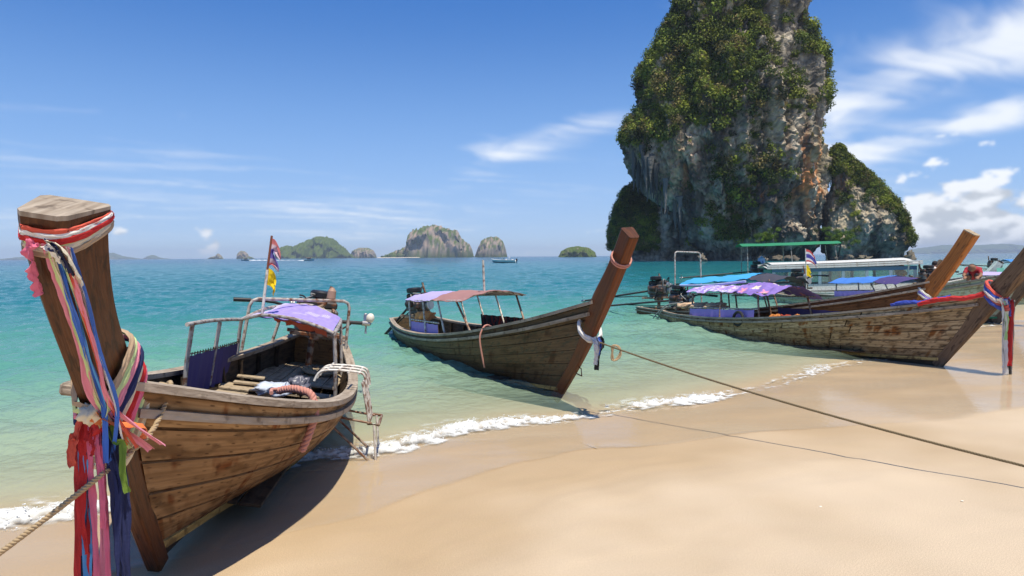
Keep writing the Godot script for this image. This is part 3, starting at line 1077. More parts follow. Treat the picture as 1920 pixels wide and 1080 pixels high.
func stem_x(d: Dictionary, y: float) -> float:
	var sy: Array = d.sy
	for i in 40:
		if y <= sy[i + 1]:
			return lerpf(d.sx[i], d.sx[i + 1], clampf((y - sy[i]) / maxf(sy[i + 1] - sy[i], 1e-6), 0.0, 1.0))
	return d.sx[40]

# the hull's skin: v = -1 keel, 0 chine, 1 rail
func skin(d: Dictionary, u: float, v: float, side: float, inset := 0.0) -> Vector3:
	var yc: float = cr(d.chy, u) * d.G
	var bc: float = cr(d.chb, u) * d.B
	var y: float
	var z: float
	if v >= 0.0:
		var bg: float = cr(d.beam, u) * d.B
		y = lerpf(yc, cr(d.sheer, u) * d.G, v)
		z = lerpf(bc, bg, pow(v, 0.72)) + 0.055 * d.B * sin(PI * v) * smoothstep(0.0, 0.25, 1.0 - u)
	else:
		y = lerpf(yc, cr(d.key, u) * d.G, pow(-v, 1.3))
		z = bc * pow(1.0 + v, 0.6)
	return Vector3(u * stem_x(d, y) - 0.12 * (1.0 - u) * (y - 0.5), y, side * maxf(z - inset, 0.0))

func rail_point(d: Dictionary, u: float, side: float) -> Vector3:
	return skin(d, u, 1.0, side)

func skin_out(d: Dictionary, u: float, v: float, side: float) -> Vector3:
	var a := skin(d, u, minf(v + 0.03, 1.0), side) - skin(d, u, maxf(v - 0.03, -1.0), side)
	var b := skin(d, minf(u + 0.01, 1.0), v, side) - skin(d, maxf(u - 0.01, 0.0), v, side)
	var n := a.cross(b).normalized()
	return n if n.z * side > 0.0 else -n

func pose(t: Node3D, d: Dictionary) -> void:
	var b := Basis(Vector3.UP, -d.yaw) * Basis(Vector3.BACK, d.trim) * Basis(Vector3.RIGHT, d.roll)
	t.transform = Transform3D(b, Vector3(d.fx, d.fy, d.fz) - b * Vector3(d.L, 0.08, 0))

func hull(t: Node3D, d: Dictionary, planks: Array, mats: Dictionary, strakes := 6, nu := 16) -> void:
	var r := RandomNumberGenerator.new()
	r.seed = d.seed * 101
	for side in [1.0, -1.0]:
		for k in strakes:
			var v0 := float(k) / strakes
			var v1 := float(k + 1) / strakes
			var cuts := [0.0, r.randf_range(0.25, 0.42) + 0.07 * (k % 2), r.randf_range(0.62, 0.76) - 0.08 * (k % 2), 0.992]
			if d.get("patched", false):
				cuts = [0.0, r.randf_range(0.12, 0.2), r.randf_range(0.26, 0.36), r.randf_range(0.42, 0.5), r.randf_range(0.56, 0.64), r.randf_range(0.72, 0.82), 0.992]
			for c in cuts.size() - 1:
				var ua: float = cuts[c] + (0.0012 if c > 0 else 0.0)
				var ub: float = cuts[c + 1] - (0.0012 if c < cuts.size() - 2 else 0.0)
				var g: float = r.randf_range(0.004, 0.014) * d.get("gap", 1.0)
				var lift := r.randf_range(0.0, 0.007)
				var off := Vector2(r.randf() * 5.0, r.randf())
				var mb := MB.new()
				var va := v0 + g * 0.6
				var vb := v1 - g * 0.6
				var at := func(a, v, h):
					var u := lerpf(ua, ub, a)
					return skin(d, u, v, side) + skin_out(d, u, v, side) * h
				var uvn := func(a: float, b: float): return Vector2(lerpf(ua, ub, a), 1.0 - lerpf(va, vb, b))
				var len_: float = (ub - ua) * d.L * 0.55
				mb.grid(nu, 2, func(a: float, b: float): return at.call(a, lerpf(va, vb, b), lift + 0.003), len_, 0.16, off, uvn)
				mb.grid(nu, 1, func(a: float, b: float): return at.call(a, va - 0.004 * (1 - b), lerpf(-0.018, lift + 0.003, b)), len_, 0.02, off, uvn)
				mb.grid(nu, 1, func(a: float, b: float): return at.call(a, vb + 0.004 * b, lerpf(lift + 0.003, -0.018, b)), len_, 0.02, off, uvn)
				part("plank", mb, planks[r.randi() % planks.size()], t)
	# the skin behind the planks and the inside of the hull
	var ib := MB.new()
	for side in [1.0, -1.0]:
		ib.grid(36, 8, func(a: float, b: float): return skin(d, a * 0.985, b * 0.99, side, 0.022), d.L * 0.5, 0.8)
		ib.grid(36, 4, func(a: float, b: float): return skin(d, a * 0.985, b - 1.0, side, 0.03) + Vector3(0, 0.03, 0), d.L * 0.5, 0.4)
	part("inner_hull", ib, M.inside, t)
	var kb := MB.new()
	for side in [1.0, -1.0]:
		kb.grid(40, 5, func(a: float, b: float): return skin(d, a * 0.995, b - 1.0, side, 0.0), d.L * 0.5, 0.4)
	part("keel", kb, mats.keel, t)
	for side in [1.0, -1.0]:
		var p := []
		var s := []
		var up := []
		for i in 31:
			var u := 0.02 + 0.975 * i / 30.0
			var o := skin_out(d, u, 0.06, side)
			p.push_back(skin(d, u, 0.0, side) + o * 0.012)
			s.push_back(o)
			up.push_back(Vector3(0, 1, 0))
		var sb := MB.new()
		sb.sweep(p, s, up, 0.035, 0.05, 0.6)
		part("chine_strip", sb, mats.strip, t)
	# rails: a cap on the rim and a rub rail just under it
	for side in [1.0, -1.0]:
		for kind in 2:
			var p := []
			var s := []
			var up := []
			for i in 41:
				var u := 0.992 * i / 40.0
				var o := skin_out(d, u, 0.95, side)
				o = Vector3(o.x, 0.0, o.z).normalized()
				if kind == 0:
					p.push_back(rail_point(d, u, side) + Vector3(0, 0.024, 0) - o * 0.015)
				else:
					p.push_back(skin(d, u, 0.90, side) + skin_out(d, u, 0.9, side) * 0.030)
				s.push_back(o)
				up.push_back(Vector3.UP)
			var rb := MB.new()
			rb.sweep(p, s, up, 0.105 if kind == 0 else 0.05, 0.042 if kind == 0 else 0.045, 0.6, Vector2(r.randf(), r.randf()))
			part("cap_rail" if kind == 0 else "rub_rail", rb, mats.rail, t)
	# ribs inside
	for i in 9:
		var u := 0.10 + 0.085 * i
		for side in [1.0, -1.0]:
			var p := []
			var s := []
			var up := []
			for k in 7:
				var v := -0.2 + 1.16 * k / 6.0
				p.push_back(skin(d, u, v, side, 0.05))
				s.push_back(Vector3.RIGHT)
				up.push_back(Vector3(0, 0, side))
			var rb := MB.new()
			rb.sweep(p, s, up, 0.055, 0.05, 0.7)
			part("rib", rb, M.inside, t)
	# transom
	var poly := PackedVector2Array()
	for k in 9:
		var q := skin(d, 0.0, 1.0 - 2.0 * k / 8.0, 1.0)
		poly.push_back(Vector2(q.z, q.y))
	for k in range(7, -1, -1):
		var q := skin(d, 0.0, 1.0 - 2.0 * k / 8.0, -1.0)
		poly.push_back(Vector2(q.z, q.y))
	var tb := MB.new()
	tb.prism(poly, -0.035, 0.02, Vector3(-0.03, 0, 0), Basis(Vector3(0, 0, 1), Vector3(0.0, 1, 0), Vector3(1, 0, 0)))
	part("transom", tb, planks[0], t)
	var sr := MB.new()
	sr.box((rail_point(d, 0, 1) + rail_point(d, 0, -1)) * 0.5 + Vector3(0, 0.024, 0), Vector3(0.11, 0.042, rail_point(d, 0, 1).z * 2.0 - 0.1), Basis(), 0.008)
	part("stern_rail", sr, mats.rail, t)
	# stem post: broad towards the boat, narrow at the leading edge
	var st := MB.new()
	var n := 26
	var ring := func(i):
		var q := float(i) / n
		var s := stem(d, q)
		var f: Vector2 = s[0]
		var a: Vector2 = s[1]
		var tl := lerpf(d.tl0, d.tl1, smoothstep(0.1, 1.0, q)) * 0.5
		var ta := lerpf(d.ta0, d.ta1, smoothstep(0.1, 1.0, q)) * 0.5
		var e := 0.10
		return [Vector3(f.x, f.y, tl * 0.8), Vector3(lerpf(f.x, a.x, e), lerpf(f.y, a.y, e), tl * 1.12), Vector3(lerpf(f.x, a.x, 1 - e), lerpf(f.y, a.y, 1 - e), ta * 1.02), Vector3(a.x, a.y, ta * 0.86),
			Vector3(a.x, a.y, -ta * 0.86), Vector3(lerpf(f.x, a.x, 1 - e), lerpf(f.y, a.y, 1 - e), -ta * 1.02), Vector3(lerpf(f.x, a.x, e), lerpf(f.y, a.y, e), -tl * 1.12), Vector3(f.x, f.y, -tl * 0.8)]
	var rings := []
	for i in n + 1:
		rings.push_back(ring.call(i))
	for k in 8:
		st.grid(n, 1, func(a: float, b: float):
			var q: Array = rings[int(round(a * n))]
			return q[(k + int(round(b))) % 8], d.H * 0.55, [0.05, 0.3, 0.05, 0.2, 0.05, 0.3, 0.05, 0.15][k], Vector2(0.2 * k, 0.37 * k))
	part("stem_post", st, mats.stem, t)
	var cap := MB.new()
	var tg: Vector2 = stem(d, 1.0)[2]
	var top: Array = rings[n]
	var ax := Vector3(tg.x, tg.y, 0)
	for k in 8:
		cap.quad(top[k], top[(k + 1) % 8], top[(k + 1) % 8] + ax * 0.018, top[k] + ax * 0.018)
	for k in range(1, 7):
		cap.tria(top[0] + ax * 0.018, top[k] + ax * 0.018, top[k + 1] + ax * 0.018)
	for i in cap.uv.size():
		cap.uv[i] = Vector2(cap.v[i].x * 0.9, cap.v[i].z * 0.9)
	part("stem_cap", cap, mats.get("cap", mats.stem), t)

func rods(called: String, parent: Node3D, mat: Material, list: Array, rad: float, sides := 7) -> void:
	for l in list:
		var mb := MB.new()
		mb.tube(l, rad, sides, 1.2)
		part(called, mb, mat, parent)

# an inverted U of pipe with rounded corners
func hoop(a: Vector3, b: Vector3, ha: Vector3, hb: Vector3, rad: float) -> MB:
	var mb := MB.new()
	var k := (hb - ha).normalized() * 0.09
	var up := (ha - a).normalized() * 0.09
	var up2 := (hb - b).normalized() * 0.09
	var pts := [a, a.lerp(ha, 0.5), ha - up, ha - up * 0.3 + k * 0.3, ha + k, ha.lerp(hb, 0.5), hb - k, hb - k * 0.3 - up2 * 0.3, hb - up2, b.lerp(hb, 0.5), b]
	mb.tube(pts, rad, 8, 1.0)
	return mb

# cloth spanned between four corners a (front left), b (front right), c (rear right), d (rear left), arched by camber and sagging between its hems
func spread(a: Vector3, b: Vector3, c: Vector3, d: Vector3, camber: float, seed_: int, nu := 22, nv := 16, wave := 0.02) -> MB:
	var n := noise(seed_, 1.0, 3)
	var mb := MB.new()
	for s in 2:
		mb.grid(nu, nv, func(u: float, v: float):
			var p := a.lerp(b, u).lerp(d.lerp(c, u), v)
			var edge := absf(sin(u * 17.0)) * 0.012 * (smoothstep(0.9, 1.0, v) + smoothstep(0.1, 0.0, v))
			return p + Vector3.UP * (camber * 4.0 * u * (1.0 - u) + n.get_noise_2d(u * 3.0, v * 3.0) * wave - edge - s * 0.006 - 0.015 * sin(v * PI)), 1.0, 1.0)
	return mb

# a curtain hung from the line a-b, drop long
func curtain(a: Vector3, b: Vector3, drop: Vector3, folds: float, depth: float, seed_: int, nu := 30, nv := 10) -> MB:
	var n := noise(seed_, 1.0, 2)
	var mb := MB.new()
	var side := (b - a).cross(drop).normalized()
	mb.grid(nu, nv, func(u: float, v: float):
		var p := a.lerp(b, u) + drop * v
		var w := sin(u * folds * TAU + n.get_noise_2d(u * 4.0, 0.0) * 4.0) * depth * (0.4 + 0.6 * v)
		return p + side * w + drop * (0.03 * sin(u * folds * 9.0) * v * v) + Vector3.DOWN * 0.012 * absf(sin(u * 19.0)) * (1.0 - v))
	return mb

# a car engine on a pivot with its long propeller shaft; it faces local +x, the shaft runs towards -x
func engine(t: Node3D, at: Vector3, turn: float, shaft: float, dip: float, seed_: int, size := 1.0, fine := true) -> Node3D:
	var e := Node3D.new()
	e.name = "engine"
	t.add_child(e, true)
	e.transform = Transform3D(Basis(Vector3.UP, turn).scaled(Vector3.ONE * size), at)
	var r := RandomNumberGenerator.new()
	r.seed = seed_
	var mb := MB.new()
	mb.box(Vector3(0, 0.0, 0), Vector3(0.52, 0.24, 0.26), Basis(), 0.03)
	mb.box(Vector3(0.0, -0.15, 0), Vector3(0.46, 0.10, 0.18), Basis(), 0.03)
	part("engine_block", mb, M.engine_grey, e)
	mb = MB.new()
	mb.box(Vector3(0.0, 0.165, 0), Vector3(0.48, 0.09, 0.20), Basis(), 0.02)
	for k in 6:
		mb.box(Vector3(-0.2 + 0.08 * k, 0.215, 0.0), Vector3(0.03, 0.02, 0.16), Basis(), 0.005)
	part("cylinder_head", mb, M.iron, e)
	mb = MB.new()
	mb.lathe(Vector3(-0.05, 0.235, 0.05), Vector3.UP, [Vector2(0.0, 0.0), Vector2(0.13, 0.0), Vector2(0.145, 0.02), Vector2(0.145, 0.08), Vector2(0.12, 0.10), Vector2(0.0, 0.105)], 16)
	part("air_filter", mb, M.black, e)
	mb = MB.new()
	for k in [[0.10, -0.02, 0.0], [0.07, 0.11, 0.09], [0.055, 0.10, -0.10]]:
		mb.lathe(Vector3(0.27, k[1], k[2]), Vector3.RIGHT, [Vector2(0.0, 0.0), Vector2(k[0], 0.0), Vector2(k[0], 0.015), Vector2(k[0] * 0.85, 0.022), Vector2(k[0], 0.03), Vector2(k[0], 0.045), Vector2(0.0, 0.045)], 14)
	part("pulley", mb, M.steel, e)
	mb = MB.new()
	mb.tube(spline([Vector3(0.1, 0.1, -0.14), Vector3(0.08, 0.12, -0.24), Vector3(-0.05, 0.2, -0.27), Vector3(-0.1, 0.42, -0.26)], 4), 0.022, 8)
	for k in 4:
		mb.tube(spline([Vector3(-0.18 + 0.12 * k, 0.12, -0.12), Vector3(-0.18 + 0.12 * k, 0.10, -0.19), Vector3(-0.1 + 0.07 * k, 0.02, -0.21)], 3), 0.02, 6)
	part("exhaust_pipe", mb, M.pipe_rust, e)
	mb = MB.new()
	mb.box(Vector3(0.12, -0.02, 0.18), Vector3(0.14, 0.13, 0.12), Basis(), 0.03)
	mb.lathe(Vector3(-0.16, 0.02, 0.17), Vector3.RIGHT, [Vector2(0.0, 0.0), Vector2(0.06, 0.0), Vector2(0.065, 0.03), Vector2(0.065, 0.12), Vector2(0.04, 0.14), Vector2(0.0, 0.14)], 12)
	part("alternator", mb, M.iron, e)
	for k in (9 if fine else 4):
		mb = MB.new()
		var a := Vector3(r.randf_range(-0.24, 0.24), r.randf_range(0.05, 0.3), r.randf_range(-0.14, 0.14))
		var b := Vector3(r.randf_range(-0.3, 0.3), r.randf_range(-0.3, 0.2), r.randf_range(-0.2, 0.2))
		mb.tube(spline([a, a.lerp(b, 0.4) + Vector3(r.randf_range(-0.1, 0.1), r.randf_range(0.0, 0.16), r.randf_range(-0.14, 0.14)), b], 5), 0.010 + 0.006 * r.randf(), 6)
		part("hose", mb, [M.black, M.hose, M.rubber][k % 3], e)
	mb = MB.new()
	for s in [-1, 1]:
		mb.box(Vector3(-0.05, -0.21, 0.13 * s), Vector3(0.7, 0.045, 0.045), Basis(), 0.006)
	mb.tube([Vector3(0, -0.22, 0), Vector3(0, -0.62, 0)], 0.04, 10)
	mb.box(Vector3(0, -0.25, 0), Vector3(0.12, 0.06, 0.3), Basis(), 0.01)
	part("engine_mount", mb, M.pipe_rust, e)
	var dir := Vector3(-cos(dip), -sin(dip), 0)
	mb = MB.new()
	mb.tube([Vector3(-0.26, -0.03, 0), Vector3(-0.26, -0.03, 0) + dir * shaft], 0.024, 8)
	mb.tube([Vector3(-0.3, -0.16, 0), Vector3(-0.26, -0.05, 0) + dir * shaft * 0.55], 0.012, 6)
	part("propeller_shaft", mb, M.iron, e)
	mb = MB.new()
	var hub := Vector3(-0.26, -0.03, 0) + dir * shaft
	mb.lathe(hub, dir, [Vector2(0.0, -0.02), Vector2(0.035, -0.02), Vector2(0.035, 0.08), Vector2(0.0, 0.11)], 10)
	for k in 2:
		var a := 0.6 + PI * k
		var up := Vector3(0, cos(a), sin(a))
		var w := dir.cross(up)
		mb.grid(4, 2, func(u: float, v: float): return hub + dir * 0.03 + up * (0.03 + 0.12 * u) + w * ((v - 0.5) * 0.075 * sin(PI * (0.15 + 0.8 * u))) + dir * ((v - 0.5) * 0.04))
	part("propeller", mb, M.steel, e)
	mb = MB.new()
	mb.tube(spline([Vector3(0.24, 0.02, 0.05), Vector3(0.5, 0.12, 0.05), Vector3(0.95, 0.10, 0.03)], 4), 0.018, 8)
	mb.tube([Vector3(0.78, 0.115, 0.04), Vector3(0.98, 0.10, 0.03)], 0.026, 8)
	part("tiller", mb, M.black, e)
	return e

# a strip of cloth of width w along pts, twisting by turns, its across direction first side
func ribbon(pts: Array, side: Vector3, w: float, twist := 0.0, curl := 0.25, seed_ := 1) -> MB:
	var mb := MB.new()
	var p := spline(pts, 7)
	var m := p.size() - 1
	var n := noise(seed_, 1.0, 2)
	var frames := []
	var s := side.normalized()
	for i in m + 1:
		var tg: Vector3 = (p[mini(i + 1, m)] - p[maxi(i - 1, 0)]).normalized()
		s = (s - tg * s.dot(tg)).normalized()
		frames.push_back([p[i], s, tg.cross(s)])
	mb.grid(m, 8, func(a: float, b: float):
		var f: Array = frames[int(round(a * m))]
		var an := twist * a * TAU + n.get_noise_2d(a * 4.0, seed_) * 0.55
		var sd: Vector3 = f[1] * cos(an) + f[2] * sin(an)
		var nn: Vector3 = f[2] * cos(an) - f[1] * sin(an)
		var q := b - 0.5
		var ww := w * (1.0 + 0.25 * n.get_noise_2d(a * 9.0, 7.0))
		return f[0] + sd * (q * ww) + nn * (ww * curl * (4.0 * q * q - 0.5) + w * 0.10 * sin(q * 14.0 + a * 9.0 + n.get_noise_2d(a * 8.0, q) * 4.0)))
	return mb

# ---------- the boats and what is in and on them ----------
func sits(called: String, label: String, category: String, mb: MB, mat: Material, at: Vector3, group := "") -> MeshInstance3D:
	for i in mb.v.size():
		mb.v[i] -= at
	var o := part(called, mb, mat, self)
	o.position = at
	tag(o, label, category, group)
	return o

func bench(t: Node3D, d: Dictionary, u: float, v: float, mat: Material, wide := 0.2) -> void:
	var a := skin(d, u, v, 1.0, 0.03)
	var b := skin(d, u, v, -1.0, 0.03)
	var mb := MB.new()
	mb.box((a + b) * 0.5, Vector3(wide, 0.035, a.z - b.z), Basis(), 0.006, 0.7, Vector2(u * 3.0, u))
	part("thwart", mb, mat, t)

func deck(t: Node3D, d: Dictionary, x0: float, x1: float, y: float, half: float, count: int, mat: Material, called := "deck_board", seed_ := 1) -> void:
	var r := RandomNumberGenerator.new()
	r.seed = seed_
	for k in count:
		var w := half * 2.0 / count
		var z := -half + w * (k + 0.5)
		var mb := MB.new()
		mb.box(Vector3((x0 + x1) * 0.5 + r.randf_range(-0.03, 0.03), y + r.randf_range(-0.004, 0.004), z), Vector3(x1 - x0, 0.028, w - 0.008), Basis(Vector3.UP, r.randf_range(-0.006, 0.006)), 0.005, 0.6, Vector2(r.randf() * 4.0, r.randf()))
		part(called, mb, mat, t)

# lashings: rope round a post
func coil(at: Vector3, axis: Vector3, rad: float, turns: int, thick: float, pitch := 1.6) -> MB:
	var mb := MB.new()
	var y := axis.normalized()
	var x := y.cross(Vector3.UP if absf(y.y) < 0.9 else Vector3.RIGHT).normalized()
	var z := x.cross(y)
	var p := []
	for i in turns * 14 + 1:
		var a := TAU * i / 14.0
		var q := rad * (1.0 + 0.06 * sin(i * 1.7))
		p.push_back(at + (x * cos(a) + z * sin(a)) * q + y * (i / 14.0 * thick * pitch))
	mb.tube(p, thick, 6)
	return mb

func rope_path(a: Vector3, b: Vector3, sag: float, n := 24) -> Array:
	var p := []
	for i in n + 1:
		var t := float(i) / n
		p.push_back(a.lerp(b, t) + Vector3.DOWN * sag * 4.0 * t * (1.0 - t))
	return p

# laid rope: three strands wound round one another
func laid(path: Array, rad: float, pitch: float, mb := MB.new()) -> MB:
	var len_ := 0.0
	for i in path.size() - 1:
		len_ += path[i].distance_to(path[i + 1])
	var m := mini(int(len_ / pitch * 8.0), 900)
	var run := []
	for k in m + 1:
		var f := float(k) / m * (path.size() - 1)
		var i := mini(int(f), path.size() - 2)
		run.push_back(path[i].lerp(path[i + 1], f - i))
	var dir: Vector3 = (run[m] - run[0]).normalized()
	var x := dir.cross(Vector3.UP).normalized()
	for s in 3:
		var p := []
		for k in m + 1:
			var tg: Vector3 = (run[mini(k + 1, m)] - run[maxi(k - 1, 0)]).normalized()
			x = (x - tg * x.dot(tg)).normalized()
			var a := TAU * (k / 8.0 + s / 3.0)
			p.push_back(run[k] + (x * cos(a) + tg.cross(x) * sin(a)) * rad * 0.5)
		mb.tube(p, rad * 0.56, 5)
	return mb

func flag_cloth(at: Vector3, along: Vector3, size: Vector2, cols: Array, parent: Node3D, droop: float, seed_: int, tatter := 0.0) -> void:
	var n := noise(seed_, 1.0, 2)
	var mb := MB.new()
	var side := along.cross(Vector3.UP).normalized()
	var nu := 16
	var nv := 18
	var tints := []
	for j in nv + 1:
		for i in nu + 1:
			var k: float = float(j) / nv * cols.size() * 0.9999
			tints.push_back(cols[int(k)])
	mb.grid(nu, nv, func(u: float, v: float):
		var w := u * size.x * (1.0 - tatter * (0.5 + 0.5 * sin(v * 11.0 + seed_)))
		return at + along * w * cos(droop * u) + Vector3.DOWN * (v * size.y * (1.0 - 0.25 * u) + w * sin(droop * u) * 1.2) + side * (sin(u * 7.0 + v * 2.5) * 0.035 * u + n.get_noise_2d(u * 3.0, v * 3.0) * 0.03 * u))
	for i in tints.size():
		mb.c[i] = tints[i]
	part("flag", mb, M.flag, parent)

func build_first_boat() -> void:
	var d := boat_data({"L": 5.433, "B": 0.81, "G": 0.919, "R": 1.709, "H": 2.122, "cx": 1.632, "cy": 1.864, "w0": 0.10, "w1": 0.27, "trim": 0.0172, "roll": -0.1606, "fx": -2.195, "fy": 0.10, "fz": -3.972, "yaw": 1.446,
		"beam": [.40, .63, .80, .93, 1.0, 1.0, .90, .60, .06], "chb": [.24, .40, .50, .55, .54, .46, .31, .14, .02], "ta1": 0.25, "tl1": 0.15, "ta0": 0.11, "tl0": 0.08, "gap": 1.5, "seed": 3})
	var t := thing("longtail_boat", "weathered brown long-tail boat with dense ribbons on its tall prow, beached nearest", "boat")
	pose(t, d)
	hull(t, d, M.teak, {"keel": M.keel, "strip": M.yellow_strip, "rail": M.grey_wood, "stem": M.stem, "cap": M.grey_wood}, 5, 18)
	# inside: boards, benches, foredeck
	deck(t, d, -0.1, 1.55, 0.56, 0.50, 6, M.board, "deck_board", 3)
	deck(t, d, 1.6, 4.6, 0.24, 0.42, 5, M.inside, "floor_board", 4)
	for u in [0.36, 0.45, 0.54, 0.63]:
		bench(t, d, u, 0.62, M.inside if u > 0.4 else M.board, 0.20)
	for x in [5.15, 5.35, 5.55, 5.75]:
		var mb := MB.new()
		var h := maxf(skin(d, x / stem_x(d, 1.0), 0.75, 1.0).z - 0.05, 0.05)
		mb.box(Vector3(x, 0.98 + (x - 5.0) * 0.16, 0), Vector3(0.19, 0.03, h * 2.0), Basis(), 0.005, 0.7, Vector2(x, x * 0.37))
		part("foredeck_board", mb, M.grey_wood, t)
	for k in 2:
		var mb := MB.new()
		mb.box(Vector3(5.72 + 0.2 * k, 1.20 + 0.05 * k, 0.17), Vector3(0.09, 0.065, 0.56 - 0.06 * k), Basis(Vector3.UP, 0.05), 0.012, 0.8, Vector2(k, 0.3))
		part("bow_beam", mb, M.grey_wood, t)
	# light slats lying across the thwarts on the left
	for k in 7:
		var mb := MB.new()
		mb.box(Vector3(1.75 + 0.32 * k, 0.62 - 0.01 * (k % 3), 0.44 - 0.05 * (k % 2)), Vector3(0.10, 0.022, 0.30), Basis(Vector3.UP, 0.15 - 0.07 * (k % 4)), 0.004, 1.0, Vector2(k * 0.7, k * 0.2))
		part("slat", mb, M.board, t)
	# canopy frame
	var yb := func(x, z): return skin(d, x / d.L, 0.6, signf(z), 0.04).y
	rods("canopy_post", t, M.pipe, [[Vector3(3.30, 0.66, 0.65), Vector3(3.33, 1.0, 0.655), Vector3(3.34, 1.345, 0.65)], [Vector3(2.47, 0.62, 0.68), Vector3(2.48, 1.285, 0.66)], [Vector3(1.60, 0.55, 0.67), Vector3(1.60, 0.95, 0.67), Vector3(1.63, 1.12, 0.67), Vector3(1.66, 1.24, 0.66)], [Vector3(2.40, 0.62, -0.60), Vector3(2.44, 1.0, -0.55), Vector3(2.48, 1.33, -0.50)], [Vector3(0.9, 0.62, -0.48), Vector3(0.9, 1.33, -0.36)], [Vector3(0.62, 0.62, 0.55), Vector3(0.6, 1.38, 0.42)]], 0.021)
	var fr := [spline([Vector3(3.48, 1.345, 0.65), Vector3(2.9, 1.33, 0.655), Vector3(2.2, 1.29, 0.66), Vector3(1.66, 1.25, 0.66)], 5), spline([Vector3(1.66, 1.25, 0.66), Vector3(1.86, 1.355, 0.38), Vector3(2.16, 1.39, 0.0), Vector3(2.38, 1.365, -0.32), Vector3(2.5, 1.33, -0.50)], 6), spline([Vector3(2.5, 1.33, -0.50), Vector3(1.7, 1.36, -0.45), Vector3(0.9, 1.335, -0.36)], 5), spline([Vector3(0.6, 1.385, 0.42), Vector3(0.72, 1.45, 0.05), Vector3(0.9, 1.335, -0.36)], 5), spline([Vector3(1.66, 1.25, 0.66), Vector3(1.1, 1.36, 0.54), Vector3(0.6, 1.385, 0.42)], 4)]
	rods("canopy_rail", t, M.pipe, fr, 0.020)
	part("stern_hoop", hoop(Vector3(1.22, 0.80, 0.72), Vector3(0.50, 0.82, -0.44), Vector3(1.22, 1.47, 0.70), Vector3(0.50, 1.56, -0.40), 0.021), M.pipe, t)
	part("canopy_cloth", spread(Vector3(1.66, 1.275, 0.66), Vector3(2.48, 1.36, -0.48), Vector3(0.9, 1.37, -0.36), Vector3(0.6, 1.42, 0.41), 0.055, 5), M.violet_print, t)
	part("canopy_valance", curtain(Vector3(1.90, 1.385, 0.28), Vector3(2.36, 1.345, -0.40), Vector3(-0.16, -0.085, 0.0), 3.0, 0.02, 8, 24, 6), cloth(0.62, 0.10, 0.025), t)
	var line := MB.new()
	line.tube(rope_path(Vector3(3.34, 1.06, 0.655), Vector3(1.62, 0.99, 0.66), 0.012), 0.006, 5)
	for k in 22:
		line.tube(coil(Vector3(3.30 - 0.078 * k, 1.052 - 0.003 * k, 0.655), Vector3.RIGHT, 0.014, 1, 0.003).v.slice(0, 0) if false else [Vector3(3.30 - 0.078 * k, 1.065 - 0.003 * k, 0.655), Vector3(3.285 - 0.078 * k, 1.035 - 0.003 * k, 0.66)], 0.006, 5)
	part("curtain_cord", line, M.rope_dark, t)
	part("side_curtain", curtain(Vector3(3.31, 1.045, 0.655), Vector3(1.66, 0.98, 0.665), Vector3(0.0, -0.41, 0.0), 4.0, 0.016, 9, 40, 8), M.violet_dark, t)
	# flag pole with two flags
	var pole := MB.new()
	pole.tube([Vector3(1.62, 1.30, 0.45), Vector3(1.60, 1.86, 0.47)], 0.017, 8)
	var fp := part("flag_pole", pole, M.white_pipe, t)
	var tip := MB.new()
	tip.tube([Vector3(1.60, 1.85, 0.47), Vector3(1.585, 2.26, 0.48)], 0.013, 8)
	part("pole_top", tip, flat(0.20, 0.06, 0.03, 0.7), fp)
	var port := Vector3(-0.25, -0.05, -1.0).normalized()
	flag_cloth(Vector3(1.59, 2.23, 0.47), port, Vector2(0.20, 0.34), [Color(0.62, 0.18, 0.17), Color(0.66, 0.50, 0.55), Color(0.14, 0.10, 0.40), Color(0.16, 0.12, 0.42), Color(0.66, 0.52, 0.56), Color(0.62, 0.16, 0.16)], fp, 0.9, 3, 0.75)
	flag_cloth(Vector3(1.60, 1.88, 0.465), port, Vector2(0.19, 0.20), [Color(0.85, 0.60, 0.010)], fp, 0.95, 5, 0.2)
	var e := engine(t, Vector3(0.30, 1.27, 0.05), -1.25, 0.36, -0.04, 4, 1.08)
	var fl := MB.new()
	fl.blob(Vector3(-0.70, 0.06, 0.0), Vector3(0.055, 0.065, 0.055), 4, 0.1)
	part("shaft_float", fl, flat(0.75, 0.70, 0.58, 0.6), e)
	var jug := MB.new()
	jug.lathe(Vector3(-0.1, 0.26, -0.32), Vector3.UP, [Vector2(0, 0), Vector2(0.05, 0), Vector2(0.055, 0.02), Vector2(0.05, 0.11), Vector2(0.02, 0.15), Vector2(0.0, 0.155)], 12)
	part("header_tank", jug, flat(0.36, 0.22, 0.15, 0.6), e)
	# things lying in it
	var b := t.transform
	var mb := MB.new()
	mb.blob(b * Vector3(2.75, 0.72, -0.02), Vector3(0.17, 0.07, 0.12), 21, 0.9, 22, 14)
	sits("plastic_bag", "crumpled white and blue plastic bag lying on the thwarts of the nearest boat", "bag", mb, flat(0.55, 0.60, 0.68, 0.35), b * Vector3(2.75, 0.66, -0.02))
	mb = MB.new()
	mb.blob(b * Vector3(2.55, 0.74, -0.24), Vector3(0.11, 0.09, 0.10), 23, 1.0, 20, 12)
	sits("plastic_bag", "dark grey plastic bag beside the white one in the nearest boat", "bag", mb, flat(0.12, 0.12, 0.15, 0.4), b * Vector3(2.55, 0.67, -0.24))
	mb = MB.new()
	for k in 6:
		mb.tube(spline([b * Vector3(0.55 + 0.05 * k, 0.60 + 0.012 * k, -0.05), b * Vector3(0.75, 0.62 + 0.01 * k, 0.06 - 0.02 * k), b * Vector3(0.98 - 0.03 * k, 0.61, -0.10), b * Vector3(0.86, 0.62, -0.36 + 0.02 * k), b * Vector3(0.62, 0.61 + 0.01 * k, -0.30), b * Vector3(0.52 + 0.04 * k, 0.60, -0.14)], 5), 0.012, 6)
